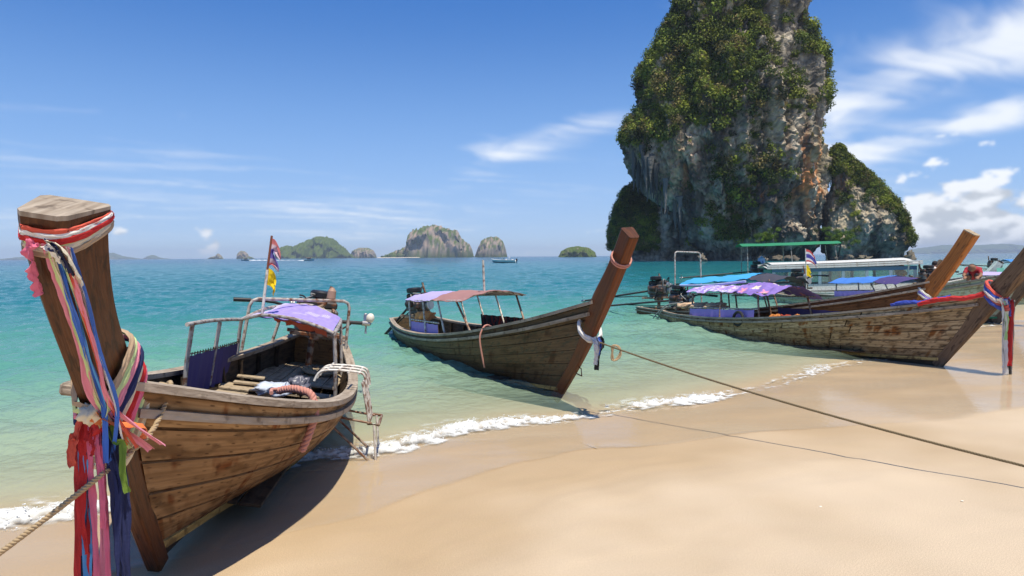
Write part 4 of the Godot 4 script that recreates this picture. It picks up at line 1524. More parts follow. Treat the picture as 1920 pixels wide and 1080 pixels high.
	sits("rope_coil", "loose coil of pale rope on the wooden deck of the nearest boat", "rope", mb, M.rope, b * Vector3(0.75, 0.58, -0.15))
	mb = MB.new()
	mb.grid(26, 12, func(u: float, v: float): return b * Vector3(4.35 + 0.32 * u, 0.90 + 0.03 * sin(u * 13.0) * cos(v * 9.0) + 0.02 * sin(v * 17.0 + u * 5.0), 0.30 - 0.42 * v))
	sits("cloth", "crumpled blue cloth in the bow of the nearest boat", "cloth", mb, cloth(0.10, 0.18, 0.62), b * Vector3(4.5, 0.88, 0.1))
	mb = MB.new()
	var pk := spline([b * Vector3(4.38, 1.05, -0.38), b * Vector3(4.46, 1.09, -0.46), b * Vector3(4.53, 1.11, -0.55), b * Vector3(4.57, 1.09, -0.65), b * Vector3(4.60, 0.98, -0.70), b * Vector3(4.62, 0.84, -0.69), b * Vector3(4.63, 0.68, -0.65)], 5)
	mb = laid(pk, 0.030, 0.09)
	mb.tube(spline([b * Vector3(4.38, 1.05, -0.38), b * Vector3(4.2, 1.03, -0.40), b * Vector3(4.22, 1.02, -0.30), b * Vector3(4.4, 1.03, -0.33)], 5), 0.016, 6)
	sits("rope", "thick pink rope end hanging over the rail of the nearest boat", "rope", mb, M.rope_pink, b * Vector3(4.5, 1.05, -0.5))
	build_ladder(t.transform, d)
	# mooring rope from the bow to the sand on the left
	var bow := b * Vector3(6.1, 1.30, -0.16)
	mb = laid(spline([b * Vector3(5.7, 1.18, 0.10), b * Vector3(5.9, 1.28, -0.05), b * Vector3(6.0, 1.36, -0.13), bow, b * Vector3(6.3, 1.16, -0.17), b * Vector3(6.55, 1.05, -0.10)], 4), 0.013, 0.05)
	laid(rope_path(b * Vector3(6.55, 1.05, -0.10), Vector3(-3.0, 0.22, -2.55), 0.04), 0.013, 0.05, mb)
	mb.tube(spline([bow, bow + Vector3(0.02, 0.05, 0.0), bow + Vector3(-0.03, 0.075, 0.01), bow + Vector3(-0.055, 0.04, 0.0), bow], 4), 0.011, 6)
	sits("mooring_rope", "pale mooring rope running from the nearest bow down to the sand", "rope", mb, M.rope, bow)
	ribbons_first(b, d)

func build_ladder(b: Transform3D, d: Dictionary) -> void:
	var t := thing("boarding_ladder", "rusty white pipe ladder hooked over the side of the nearest boat", "ladder", "", b * Vector3(3.0, 0.2, -1.0))
	var o := t.position
	var P := func(x, y, z): return b * Vector3(x, y, z) - o
	# the hooks that lie on the rail
	for k in 3:
		var x := 2.72 + 0.17 * k
		var mb := MB.new()
		mb.tube(spline([P.call(x + 0.10, 0.93, -0.46), P.call(x + 0.08, 1.02, -0.50), P.call(x + 0.05, 1.05, -0.62), P.call(x, 1.05, -0.85), P.call(x, 1.01, -0.92), P.call(x, 0.88, -0.955)], 5), 0.0125, 7)
		part("hook", mb, M.white_pipe, t)
	for k in 4:
		var mb := MB.new()
		mb.tube([P.call(2.68, 1.045, -0.56 - 0.1 * k), P.call(3.10, 1.045, -0.56 - 0.1 * k)], 0.012, 6)
		part("rung", mb, M.white_pipe, t)
	for k in 4:
		var x := 2.70 + 0.12 * k
		var mb := MB.new()
		mb.tube([P.call(x, 0.96, -0.90), P.call(x, 0.58, -1.02)], 0.0125, 7)
		part("upright", mb, M.white_pipe, t)
	var base := MB.new()
	base.tube([P.call(2.66, 0.57, -1.02), P.call(3.10, 0.57, -1.02), P.call(3.10, 0.57, -1.12), P.call(2.66, 0.57, -1.12), P.call(2.66, 0.57, -1.02)], 0.014, 7)
	part("step", base, M.pipe_rust, t)
	for k in 2:
		var x := 2.70 + 0.36 * k
		var mb := MB.new()
		mb.tube([P.call(x, 0.57, -1.07), P.call(x + 0.02, 0.12, -1.16)], 0.0125, 7)
		part("upright", mb, M.white_pipe, t)
		mb = MB.new()
		mb.tube([P.call(x + 0.02, 0.14, -1.16), P.call(x, 0.54, -0.62)], 0.012, 7)
		part("brace", mb, M.pipe_rust, t)
		mb = MB.new()
		mb.tube([P.call(x, 0.57, -1.05), P.call(x, 0.60, -0.62)], 0.012, 7)
		part("brace", mb, M.pipe_rust, t)
	var low := MB.new()
	low.tube([P.call(2.70, 0.13, -1.16), P.call(3.10, 0.13, -1.16)], 0.0125, 7)
	part("step", low, M.pipe_rust, t)

func ribbons_first(b: Transform3D, d: Dictionary) -> void:
	var dyes := {"pink": Color(0.72, 0.16, 0.26), "rose": Color(0.78, 0.27, 0.36), "red": Color(0.52, 0.022, 0.022), "coral": Color(0.72, 0.12, 0.07), "blue": Color(0.055, 0.17, 0.62), "sky": Color(0.10, 0.34, 0.66), "navy": Color(0.014, 0.022, 0.095), "lime": Color(0.60, 0.72, 0.33), "cream": Color(0.72, 0.64, 0.47), "white": Color(0.78, 0.76, 0.70), "tan": Color(0.46, 0.33, 0.21), "orange": Color(0.80, 0.22, 0.06), "green": Color(0.16, 0.26, 0.03)}
	var dye := {}
	for k in dyes:
		var c: Color = dyes[k]
		dye[k] = cloth(c.r, c.g, c.b, 0.2)
	var at_t := func(q: float, z: float, out: float) -> Vector3:
		var s := stem(d, q)
		var f: Vector2 = s[0]
		var g: Vector2 = s[1]
		var n := (f - g).normalized()
		return b * Vector3(f.x + n.x * out, f.y + n.y * out, z)
	# a loop of cloth round the post at t = q, tilted by tilt
	var loop := func(q: float, grow: float, tilt: float, lift: float) -> Array:
		var s := stem(d, q)
		var f: Vector2 = s[0]
		var g: Vector2 = s[1]
		var tl := lerpf(d.tl0, d.tl1, smoothstep(0.1, 1.0, q)) * 0.5 + grow
		var ta := lerpf(d.ta0, d.ta1, smoothstep(0.1, 1.0, q)) * 0.5 + grow
		var n := (f - g).normalized()
		var tg: Vector2 = s[2]
		f += n * grow + tg * (lift - tilt * 0.5)
		g += tg * (lift + tilt * 0.5) - n * grow
		return [b * Vector3(f.x, f.y, tl * 0.7), b * Vector3(lerpf(f.x, g.x, 0.45), lerpf(f.y, g.y, 0.45), (tl + ta) * 0.5 + 0.01), b * Vector3(g.x, g.y, ta * 0.85), b * Vector3(g.x, g.y, -ta * 0.85), b * Vector3(lerpf(f.x, g.x, 0.45), lerpf(f.y, g.y, 0.45), -(tl + ta) * 0.5 - 0.01), b * Vector3(f.x, f.y, -tl * 0.7), b * Vector3(f.x, f.y, tl * 0.7)]
	var up: Vector3 = b.basis * Vector3(0.25, 1, 0)
	var hold := func(called: String, label: String, anchor: Vector3) -> Node3D:
		return thing(called, label, "ribbons", "", anchor)
	var add := func(t: Node3D, pts: Array, side: Vector3, w: float, name_: String, twist := 0.0, curl := 0.2, sd := 1) -> void:
		var rel := []
		for p in pts:
			rel.push_back(p - t.position)
		part("ribbon", ribbon(rel, side, w, twist, curl, sd), dye[name_], t)
	# 1: the band under the cap
	var t1: Node3D = hold.call("ribbon_band", "band of red, white and lime ribbons tied under the cap of the nearest prow", at_t.call(0.9, 0.0, 0.02))
	var cols := ["coral", "white", "red", "lime", "cream", "tan"]
	for k in 6:
		add.call(t1, loop.call(0.945 - 0.012 * k, 0.006 + 0.004 * (k % 3), -0.01 + 0.006 * k, -0.012 - 0.004 * k), up, 0.026, cols[k], 0.0, 0.12, 10 + k)
	for k in 3:
		add.call(t1, [at_t.call(0.90, -0.03, 0.03), at_t.call(0.89, -0.06 - 0.02 * k, 0.05), at_t.call(0.83 - 0.03 * k, -0.08 - 0.025 * k, 0.035)], Vector3(1, 0, 0.3), 0.035, ["white", "navy", "cream"][k], 0.15, 0.3, 30 + k)
	# 2: streamers from the band to the waist
	var t2: Node3D = hold.call("ribbon_streamers", "long pink, lime and blue ribbons stretched down the front of the nearest prow", at_t.call(0.9, 0.0, 0.03))
	var names := ["rose", "lime", "cream", "blue", "sky", "lime", "coral", "rose", "white", "blue"]
	for k in 10:
		var z0 := -0.030 - 0.0095 * k
		var end := [b * Vector3(6.33, 1.10, -0.20), b * Vector3(6.44, 1.13, -0.15), b * Vector3(6.40, 1.14, -0.13), b * Vector3(6.56, 1.09, -0.10), b * Vector3(6.52, 1.18, -0.08), b * Vector3(6.58, 1.25, -0.06), b * Vector3(6.42, 1.13, -0.17), b * Vector3(6.30, 1.12, -0.24), b * Vector3(6.47, 1.12, -0.14), b * Vector3(6.53, 1.06, -0.11)]
		add.call(t2, [at_t.call(0.895, z0, 0.028), at_t.call(0.82, z0 - 0.005, 0.022 + 0.004 * (k % 3)), at_t.call(0.70, z0 - 0.012, 0.012 + 0.005 * (k % 4)), at_t.call(0.57, z0 - 0.016, 0.012 + 0.005 * (k % 5)), at_t.call(0.46, z0 - 0.03, 0.045), end[k]], Vector3(0.9, 0.1, 0.35), [0.032, 0.020, 0.016, 0.022, 0.010, 0.016, 0.014, 0.030, 0.020, 0.016][k], names[k], 0.12 * ((k % 3) - 1), 0.22, 50 + k)
	add.call(t2, [at_t.call(0.90, 0.0, 0.03), at_t.call(0.87, 0.015, 0.055), at_t.call(0.80, 0.02, 0.05), at_t.call(0.74, 0.015, 0.055)], Vector3(1, 0, 0.2), 0.055, "pink", 0.1, 0.35, 77)
	# 3: the sash round the waist
	var t3: Node3D = hold.call("ribbon_wrap", "thick sash of many coloured cloths wound round the waist of the nearest prow", at_t.call(0.45, 0.0, 0.03))
	var sc := ["tan", "lime", "rose", "navy", "navy", "cream", "red", "pink", "navy", "lime", "tan", "cream"]
	for k in 12:
		add.call(t3, loop.call(0.46 - 0.008 * k, 0.022 + 0.006 * ((k * 5) % 4), 0.15 + 0.008 * k, 0.02 - 0.014 * k), up, 0.042, sc[k], 0.0, 0.25, 80 + k)
	for k in 3:
		var mb := MB.new()
		mb.blob(at_t.call(0.435 - 0.03 * k, -0.02 - 0.035 * k, 0.045) - t3.position, Vector3(0.045, 0.042, 0.045), 90 + k, 0.8, 16, 10)
		part("knot", mb, dye[["cream", "red", "orange"][k]], t3)
	add.call(t3, [at_t.call(0.44, -0.04, 0.06), at_t.call(0.42, -0.10, 0.06), b * Vector3(6.38, 1.22, -0.16), b * Vector3(6.36, 1.16, -0.17)], Vector3(0.5, 1, 0), 0.05, "orange", 0.3, 0.4, 95)
	# 4: the long ends that hang to the sand
	var top: Vector3 = at_t.call(0.41, -0.02, 0.035)
	var t4: Node3D = hold.call("hanging_ribbons", "bunch of red, pink, blue and navy cloths hanging from the nearest prow to the sand", top)
	var hang := [["red", -0.085, 0.035, 1.05, 0.03], ["navy", -0.065, 0.03, 1.02, 0.045], ["sky", -0.045, 0.045, 1.12, 0.02], ["red", -0.05, 0.04, 0.62, 0.0], ["red", -0.03, 0.04, 0.95, 0.03], ["pink", -0.005, 0.035, 1.14, 0.0], ["rose", 0.02, 0.036, 1.10, 0.02], ["pink", 0.042, 0.034, 1.15, 0.0], ["navy", 0.075, 0.045, 1.13, 0.03], ["navy", 0.10, 0.05, 1.08, 0.05], ["red", 0.00, 0.05, 0.16, -0.02], ["coral", -0.08, 0.04, 0.22, -0.02], ["green", 0.115, 0.03, 0.34, 0.0], ["pink", 0.03, 0.03, 0.5, -0.015], ["navy", 0.088, 0.04, 0.8, 0.01]]
	for k in hang.size():
		var h: Array = hang[k]
		var sw := 0.007 * sin(k * 2.3)
		var a := top + Vector3(h[1] * 0.6, 0.02, h[4] * -0.5 + 0.01)
		add.call(t4, [a, a + Vector3(h[1] * 0.25 + sw * 0.3, -0.10, 0.015), a + Vector3(h[1] * 0.45 + sw, -0.35 * h[3], 0.0), a + Vector3(h[1] * 0.55 - sw, -0.7 * h[3], 0.01), a + Vector3(h[1] * 0.6 + sw * 0.5, -h[3], 0.0)], Vector3(1, 0, 0.35 * sin(k * 1.9)), h[2] * 0.9, h[0], 0.04 * sin(k * 4.0), 0.30, 120 + k)

func canopy_posts(t: Node3D, d: Dictionary, list: Array, top: float, half: float, mat: Material, rad := 0.019, lean := 0.0) -> void:
	for x in list:
		for s in [1.0, -1.0]:
			var mb := MB.new()
			var u: float = x / d.L
			var p := skin(d, u, 0.80, s, 0.05)
			mb.tube([p, Vector3(x + lean, top, s * half)], rad, 7)
			part("canopy_post", mb, mat, t)

func build_second_boat() -> void:
	var d := boat_data({"L": 8.695, "B": 0.76, "G": 1.024, "R": 2.341, "H": 2.275, "cx": 1.19, "cy": 0.939, "w0": 0.15, "w1": 0.20, "trim": 0.0507, "roll": 0.064, "fx": 0.652, "fy": -0.12, "fz": -9.581, "yaw": 1.178, "ta1": 0.16, "tl1": 0.12, "seed": 5})
	var t := thing("longtail_boat", "dark brown long-tail boat afloat in the middle, with a faded violet canopy", "boat")
	pose(t, d)
	hull(t, d, M.brown, {"keel": M.keel, "strip": M.yellow_strip, "rail": M.grey_wood, "stem": M.stem_red, "cap": M.stem}, 6, 16)
	deck(t, d, 0.5, 3.0, 0.55, 0.42, 5, M.board, "deck_board", 12)
	deck(t, d, 3.1, 7.4, 0.30, 0.40, 5, M.inside, "floor_board", 13)
	for u in [0.36, 0.45, 0.54, 0.63, 0.72]:
		bench(t, d, u, 0.68, M.board)
	for k in 5:
		var mb := MB.new()
		var x := 8.1 + 0.22 * k
		mb.box(Vector3(x, 1.05 + 0.075 * k, 0), Vector3(0.21, 0.03, maxf(skin(d, x / stem_x(d, 1.1), 0.75, 1.0).z * 1.8 - 0.06, 0.08)), Basis(), 0.005, 0.7, Vector2(x, x * 0.3))
		part("foredeck_board", mb, M.grey_wood, t)
	canopy_posts(t, d, [2.7, 3.9, 5.0], 1.58, 0.60, M.white_pipe)
	canopy_posts(t, d, [6.1], 1.60, 0.58, M.pipe_rust)
	rods("canopy_rail", t, M.white_pipe, [[Vector3(2.55, 1.58, 0.6), Vector3(6.4, 1.60, 0.58)], [Vector3(2.55, 1.58, -0.6), Vector3(6.4, 1.60, -0.58)], [Vector3(2.7, 1.16, 0.62), Vector3(5.0, 1.16, 0.62)]], 0.016)
	for x in [2.6, 4.5, 6.35]:
		var mb := MB.new()
		mb.tube(spline([Vector3(x, 1.58, 0.6), Vector3(x, 1.67, 0.3), Vector3(x, 1.70, 0), Vector3(x, 1.67, -0.3), Vector3(x, 1.58, -0.6)], 5), 0.015, 6)
		part("canopy_hoop", mb, M.white_pipe, t)
	part("canopy_cloth", spread(Vector3(4.6, 1.60, 0.63), Vector3(4.6, 1.60, -0.63), Vector3(2.5, 1.60, -0.64), Vector3(2.5, 1.60, 0.64), 0.13, 15, 26, 20, 0.03), M.violet_pale, t)
	part("canopy_cloth", spread(Vector3(6.5, 1.60, 0.62), Vector3(6.5, 1.60, -0.62), Vector3(4.55, 1.61, -0.625), Vector3(4.55, 1.61, 0.625), 0.125, 16, 26, 20, 0.03), cloth(0.40, 0.20, 0.18, 0.5), t)
	part("side_curtain", curtain(Vector3(2.72, 1.13, 0.625), Vector3(4.95, 1.13, 0.625), Vector3(0, -0.33, 0.0), 4.0, 0.012, 19), M.violet, t)
	part("side_curtain", curtain(Vector3(3.9, 1.18, -0.64), Vector3(6.3, 1.18, -0.60), Vector3(0, -0.34, 0.0), 9.0, 0.03, 20, 50, 8), M.dark_print, t)
	var mast := MB.new()
	mast.tube([Vector3(6.0, 1.66, 0.0), Vector3(6.08, 2.28, 0.0)], 0.022, 8)
	part("mast", mast, M.white_pipe, t)
	engine(t, Vector3(1.2, 1.42, 0.0), 0.55, 1.7, 0.62, 9, 1.25)
	var b := t.transform
	for k in 2:
		var mb := MB.new()
		mb.blob(b * Vector3(3.25 + 0.42 * k, 1.20 + 0.05 * k, 0.48), Vector3(0.17, 0.13 - 0.03 * k, 0.07), 140 + k, 0.6, 16, 10)
		sits("life_jacket", ["larger orange life jacket under the violet canopy of the middle boat, toward the stern", "smaller orange life jacket under the violet canopy of the middle boat, toward the prow"][k], "life jacket", mb, M.jacket_pale, b * Vector3(3.25 + 0.42 * k, 1.1, 0.48), "life jackets in the middle boat")
	var mb := MB.new()
	mb.tube(spline([b * Vector3(7.0, 1.10, 0.25), b * Vector3(7.2, 1.19, 0.42), b * Vector3(7.25, 1.17, 0.52), b * Vector3(7.25, 1.0, 0.60), b * Vector3(7.25, 0.70, 0.585), b * Vector3(7.25, 0.52, 0.56)], 5), 0.015, 7)
	sits("rope", "pinkish rope hanging over the rail of the middle boat", "rope", mb, M.rope_pink, b * Vector3(7.2, 1.1, 0.5))
	# dark fender trailing in the water at its stern
	mb = MB.new()
	mb.tube(spline([b * Vector3(-0.1, 0.42, 0.35), b * Vector3(-0.3, 0.36, 0.42), b * Vector3(-0.6, 0.42, 0.40)], 4), 0.10, 10)
	sits("fender", "dark float trailing in the water at the stern of the middle boat", "float", mb, flat(0.05, 0.07, 0.12, 0.5), b * Vector3(-0.3, 0.4, 0.4))
	# what is tied to its prow
	var band := thing("rope_lashing", "pale rope wound round the upper part of the reddish prow", "rope", "", b * Vector3(d.L + 2.0, 1.9, 0))
	var s9 := stem(d, 0.9)
	var a9: Vector2 = (s9[0] + s9[1]) * 0.5
	for k in 2:
		var lp := []
		for i in 17:
			var an := TAU * i / 16.0
			var f: Vector2 = (s9[0] - s9[1]) * 0.56
			var w := 0.125 if sin(an) > 0.0 else 0.125
			var tg: Vector2 = s9[2]
			var x := cos(an)
			lp.push_back(b * Vector3(a9.x + f.x * x + tg.x * (-0.03 * k - 0.03 * x), a9.y + f.y * x + tg.y * (-0.03 * k - 0.03 * x), sin(an) * w) - band.position)
		var lb := MB.new()
		lb.tube(lp, 0.012, 6)
		part("rope_turn", lb, M.rope_pink, band)
	var tie := thing("prow_ties", "white, blue and black cloths knotted round the foot of the reddish prow", "ribbons", "", b * Vector3(10.0, 1.35, 0))
	var s5 := stem(d, 0.52)
	var f5: Vector2 = s5[0]
	var g5: Vector2 = s5[1]
	var tcol := [flat(0.72, 0.70, 0.66, 0.8), flat(0.66, 0.62, 0.56, 0.8), cloth(0.05, 0.12, 0.50), M.rubber]
	for k in 2:
		var lp := []
		for i in 13:
			var an := TAU * i / 12.0
			var x := 0.5 + 0.5 * cos(an)
			lp.push_back(b * Vector3(lerpf(g5.x - 0.05, f5.x + 0.03, x), lerpf(g5.y + 0.10, f5.y - 0.02, x) - 0.03 * k, sin(an) * 0.15) - tie.position)
		part("ribbon", ribbon(lp, Vector3.UP, 0.05, 0.0, 0.3, 7 + k), tcol[k], tie)
	for k in 4:
		var a := b * Vector3(f5.x + 0.03, f5.y, 0.03 - 0.03 * k) - tie.position
		part("ribbon", ribbon([a, a + Vector3(0.03, -0.08, 0.05), a + Vector3(0.04 - 0.02 * k, -0.22, 0.05), a + Vector3(0.03 - 0.02 * k, [-0.34, -0.30, -0.20, -0.42][k], 0.05)], Vector3(1, 0, 0.2), [0.06, 0.05, 0.05, 0.07][k], 0.1, 0.4, 20 + k), tcol[k], tie)
	var ring := MB.new()
	var s2 := stem(d, 0.3)
	var p2: Vector2 = s2[0]
	ring.tube([b * Vector3(p2.x - 0.02, p2.y + 0.05, 0), b * Vector3(p2.x + 0.10, p2.y + 0.02, 0), b * Vector3(p2.x + 0.10, p2.y - 0.08, 0), b * Vector3(p2.x - 0.06, p2.y - 0.06, 0)], 0.008, 6)
	for i in ring.v.size():
		ring.v[i] = b.affine_inverse() * ring.v[i]
	part("bow_ring", ring, M.pipe_rust, t)
	# its long mooring line over the beach
	var from := b * Vector3(f5.x + 0.02, f5.y - 0.05, -0.02)
	mb = laid(rope_path(from, Vector3(5.6, 0.30, -2.9), 0.16, 40), 0.011, 0.06)
	sits("mooring_rope", "long dark rope stretched from the middle boat across the sand", "rope", mb, M.rope_dark, from)
	mb = MB.new()
	var lp2 := []
	for i in 30:
		var an := TAU * i / 14.0
		lp2.push_back(from + Vector3(0.24 + 0.02 * sin(i * 0.8), -0.15 + 0.10 * cos(an), 0.0) + Vector3(0.055 * sin(an), 0, 0.02 * i / 30.0))
	mb.tube(lp2, 0.011, 6)
	sits("rope_coil", "small coil of rope hanging from the mooring line beside the reddish prow", "rope", mb, M.rope, from + Vector3(0.24, -0.1, 0))

func hung_ribbons(called: String, label: String, b: Transform3D, d: Dictionary, q: float, list: Array, wraps: Array) -> void:
	var s := stem(d, q)
	var f: Vector2 = s[0]
	var g: Vector2 = s[1]
	var t := thing(called, label, "ribbons", "", b * Vector3(f.x, f.y, 0))
	for k in wraps.size():
		var lp := []
		for i in 15:
			var an := TAU * i / 14.0
			var x := 0.5 + 0.5 * cos(an)
			lp.push_back(b * Vector3(lerpf(g.x - 0.04, f.x + 0.03, x), lerpf(g.y + 0.06, f.y - 0.02, x) + 0.045 * (1 - k), sin(an) * (0.14 + 0.01 * (k % 3))) - t.position)
		var c: Color = wraps[k]
		part("ribbon", ribbon(lp, Vector3.UP, 0.06, 0.0, 0.3, 31 + k), cloth(c.r, c.g, c.b), t)
	for k in list.size():
		var h: Array = list[k]
		var c: Color = h[0]
		var a := b * Vector3(f.x + 0.03, f.y, h[1]) - t.position
		part("ribbon", ribbon([a, a + Vector3(h[1] * 0.3, -0.08, 0.06), a + Vector3(h[1] * 0.5 + 0.02 * sin(k * 2.0), -0.5 * h[2], 0.06), a + Vector3(h[1] * 0.5, -h[2], 0.07)], Vector3(1, 0, 0.4 * sin(k * 1.7)), h[3], 0.08 * sin(k * 3.0), 0.4, 40 + k), cloth(c.r, c.g, c.b), t)

func build_third_boat() -> void:
	var d := boat_data({"L": 9.84, "B": 0.85, "G": 0.864, "R": 1.978, "H": 2.196, "cx": 0.863, "cy": 0.983, "w0": 0.16, "w1": 0.25, "patched": true, "trim": 0.0615, "roll": -0.068, "fx": 7.307, "fy": 0.02, "fz": -11.319, "yaw": 1.347, "seed": 8})
	var t := thing("longtail_boat", "long pale weathered wooden boat with a violet and pink canopy, its bow on the sand", "boat")
	pose(t, d)
	hull(t, d, M.pale, {"keel": M.keel, "strip": M.yellow_strip, "rail": M.grey_wood, "stem": M.stem_grey, "cap": M.stem_grey}, 6, 12)
	deck(t, d, 0.6, 2.6, 0.50, 0.5, 6, M.board, "deck_board", 22)
	deck(t, d, 2.7, 8.3, 0.26, 0.45, 5, M.inside, "floor_board", 23)
	for u in [0.32, 0.40, 0.48, 0.56, 0.64, 0.72]:
		bench(t, d, u, 0.7, M.board)
	canopy_posts(t, d, [2.3, 3.8, 5.4], 1.42, 0.66, M.pipe_rust, 0.024)
	rods("canopy_rail", t, M.pipe, [[Vector3(2.1, 1.42, 0.66), Vector3(5.75, 1.38, 0.64)], [Vector3(2.1, 1.42, -0.66), Vector3(5.75, 1.38, -0.64)], [Vector3(2.2, 1.02, 0.72), Vector3(5.5, 1.02, 0.70)]], 0.018)
	part("canopy_cloth", spread(Vector3(4.6, 1.46, 0.72), Vector3(4.6, 1.46, -0.72), Vector3(2.0, 1.46, -0.72), Vector3(2.0, 1.44, 0.72), 0.20, 35, 30, 24, 0.09), M.violet_marble, t)
	part("canopy_cloth", spread(Vector3(5.9, 1.33, 0.72), Vector3(5.9, 1.33, -0.72), Vector3(4.5, 1.47, -0.72), Vector3(4.5, 1.45, 0.72), 0.24, 36, 30, 24, 0.07), M.flower_print, t)
	part("side_curtain", curtain(Vector3(2.3, 1.0, 0.74), Vector3(5.4, 1.0, 0.72), Vector3(0, -0.30, 0.0), 5.0, 0.02, 39, 44, 8), M.violet, t)
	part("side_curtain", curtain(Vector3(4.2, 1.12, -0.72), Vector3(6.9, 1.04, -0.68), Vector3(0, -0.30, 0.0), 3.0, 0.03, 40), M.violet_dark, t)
	engine(t, Vector3(0.25, 1.28, 0.0), 0.55, 2.3, 0.10, 14, 1.3)
	var b := t.transform
	for k in 5:
		var mb := MB.new()
		mb.blob(b * Vector3(5.75 + 0.33 * k, 0.80, 0.40 - 0.05 * k), Vector3(0.14, 0.12, 0.08), 160 + k, 0.7, 16, 10)
		sits("life_jacket", ["orange life jacket nearest the stern under the violet and pink canopy", "second orange life jacket from the stern under the flowered canopy", "middle orange life jacket under the flowered canopy", "fourth orange life jacket from the stern under the flowered canopy", "orange life jacket farthest forward under the flowered canopy"][k], "life jacket", mb, M.jacket_red if k % 2 else M.jacket, b * Vector3(5.75 + 0.33 * k, 0.76, 0.40 - 0.05 * k), "life jackets in the pale boat")
	for k in 3:
		var mb := MB.new()
		mb.blob(b * Vector3(1.7 + 0.75 * k, 1.08, 0.45), Vector3(0.32, 0.09, 0.14), 170 + k, 0.7, 18, 10)
		sits("cushion", ["cream cushion nearest the engine of the pale boat", "middle one of the three cream cushions in the pale boat", "cream cushion nearest the violet curtain's front end in the pale boat"][k], "cushion", mb, flat(0.62, 0.43, 0.28, 0.9), b * Vector3(1.7 + 0.75 * k, 1.0, 0.45), "cushions in the pale boat")
	var tire := MB.new()
	var tp := []
	for i in 25:
		var an := TAU * i / 24.0
		tp.push_back(b * Vector3(4.85 + 0.20 * cos(an), 0.78 + 0.16 * sin(an), 0.80))
	tire.tube(tp, 0.035, 8, 1.0, false)
	sits("hose_coil", "black ring of hose hung over the violet curtain of the pale boat", "hose", tire, M.rubber, b * Vector3(4.85, 0.78, 0.80))
	var hose := MB.new()
	hose.tube(spline([b * Vector3(1.0, 1.15, 0.45), b * Vector3(0.5, 1.05, 0.62), b * Vector3(-0.1, 0.62, 0.75), b * Vector3(-0.35, 0.44, 0.62), b * Vector3(-0.2, 0.62, 0.3)], 6), 0.02, 7)
	hose.tube(spline([b * Vector3(1.1, 1.2, 0.35), b * Vector3(0.45, 0.95, 0.66), b * Vector3(0.1, 0.55, 0.68), b * Vector3(0.0, 0.48, 0.5)], 6), 0.018, 7)
	sits("hose", "grey hoses hanging down beside the stern of the pale boat", "hose", hose, M.hose, b * Vector3(0.0, 0.6, 0.6))
	hung_ribbons("hanging_ribbons", "red, white and lime cloths hanging from the prow of the pale boat", b, d, 0.6, [[Color(0.62, 0.02, 0.02), -0.05, 1.02, 0.10], [Color(0.55, 0.02, 0.02), 0.0, 0.95, 0.08], [Color(0.74, 0.72, 0.68), 0.10, 1.15, 0.10], [Color(0.70, 0.69, 0.66), 0.15, 1.05, 0.09], [Color(0.48, 0.44, 0.38), -0.13, 1.22, 0.06], [Color(0.05, 0.12, 0.50), 0.06, 0.26, 0.10], [Color(0.70, 0.12, 0.09), 0.12, 0.18, 0.09], [Color(0.45, 0.70, 0.30), 0.13, 0.62, 0.06], [Color(0.03, 0.03, 0.03), -0.11, 1.30, 0.05]], [Color(0.66, 0.10, 0.07), Color(0.04, 0.09, 0.42), Color(0.72, 0.60, 0.55), Color(0.70, 0.16, 0.10), Color(0.05, 0.10, 0.45)])
	# the striped cloth laid over its bow
	var sash := thing("bow_cloth", "red and blue twisted cloth laid over the bow rail of the pale boat", "cloth", "", b * Vector3(9.8, 1.2, 0.2))
	for k in 2:
		var p := []
		for i in 7:
			var u := 0.86 + 0.125 * i / 6.0
			var q := skin(d, minf(u, 0.99), 1.0, 1.0)
			p.push_back(b * (q + Vector3(0.05 * i * 0.5, 0.075 + 0.02 * sin(i * 2.0 + k) - 0.015 * k, 0.03 * k + 0.02)) - sash.position)
		part("cloth_strip", ribbon(p.slice(0, 5) if k == 0 else p.slice(2, 7), Vector3(0.3, 0, 1), 0.085, 0.1, 0.45, 60 + k), cloth(0.035, 0.07, 0.42) if k == 0 else cloth(0.62, 0.03, 0.025), sash)

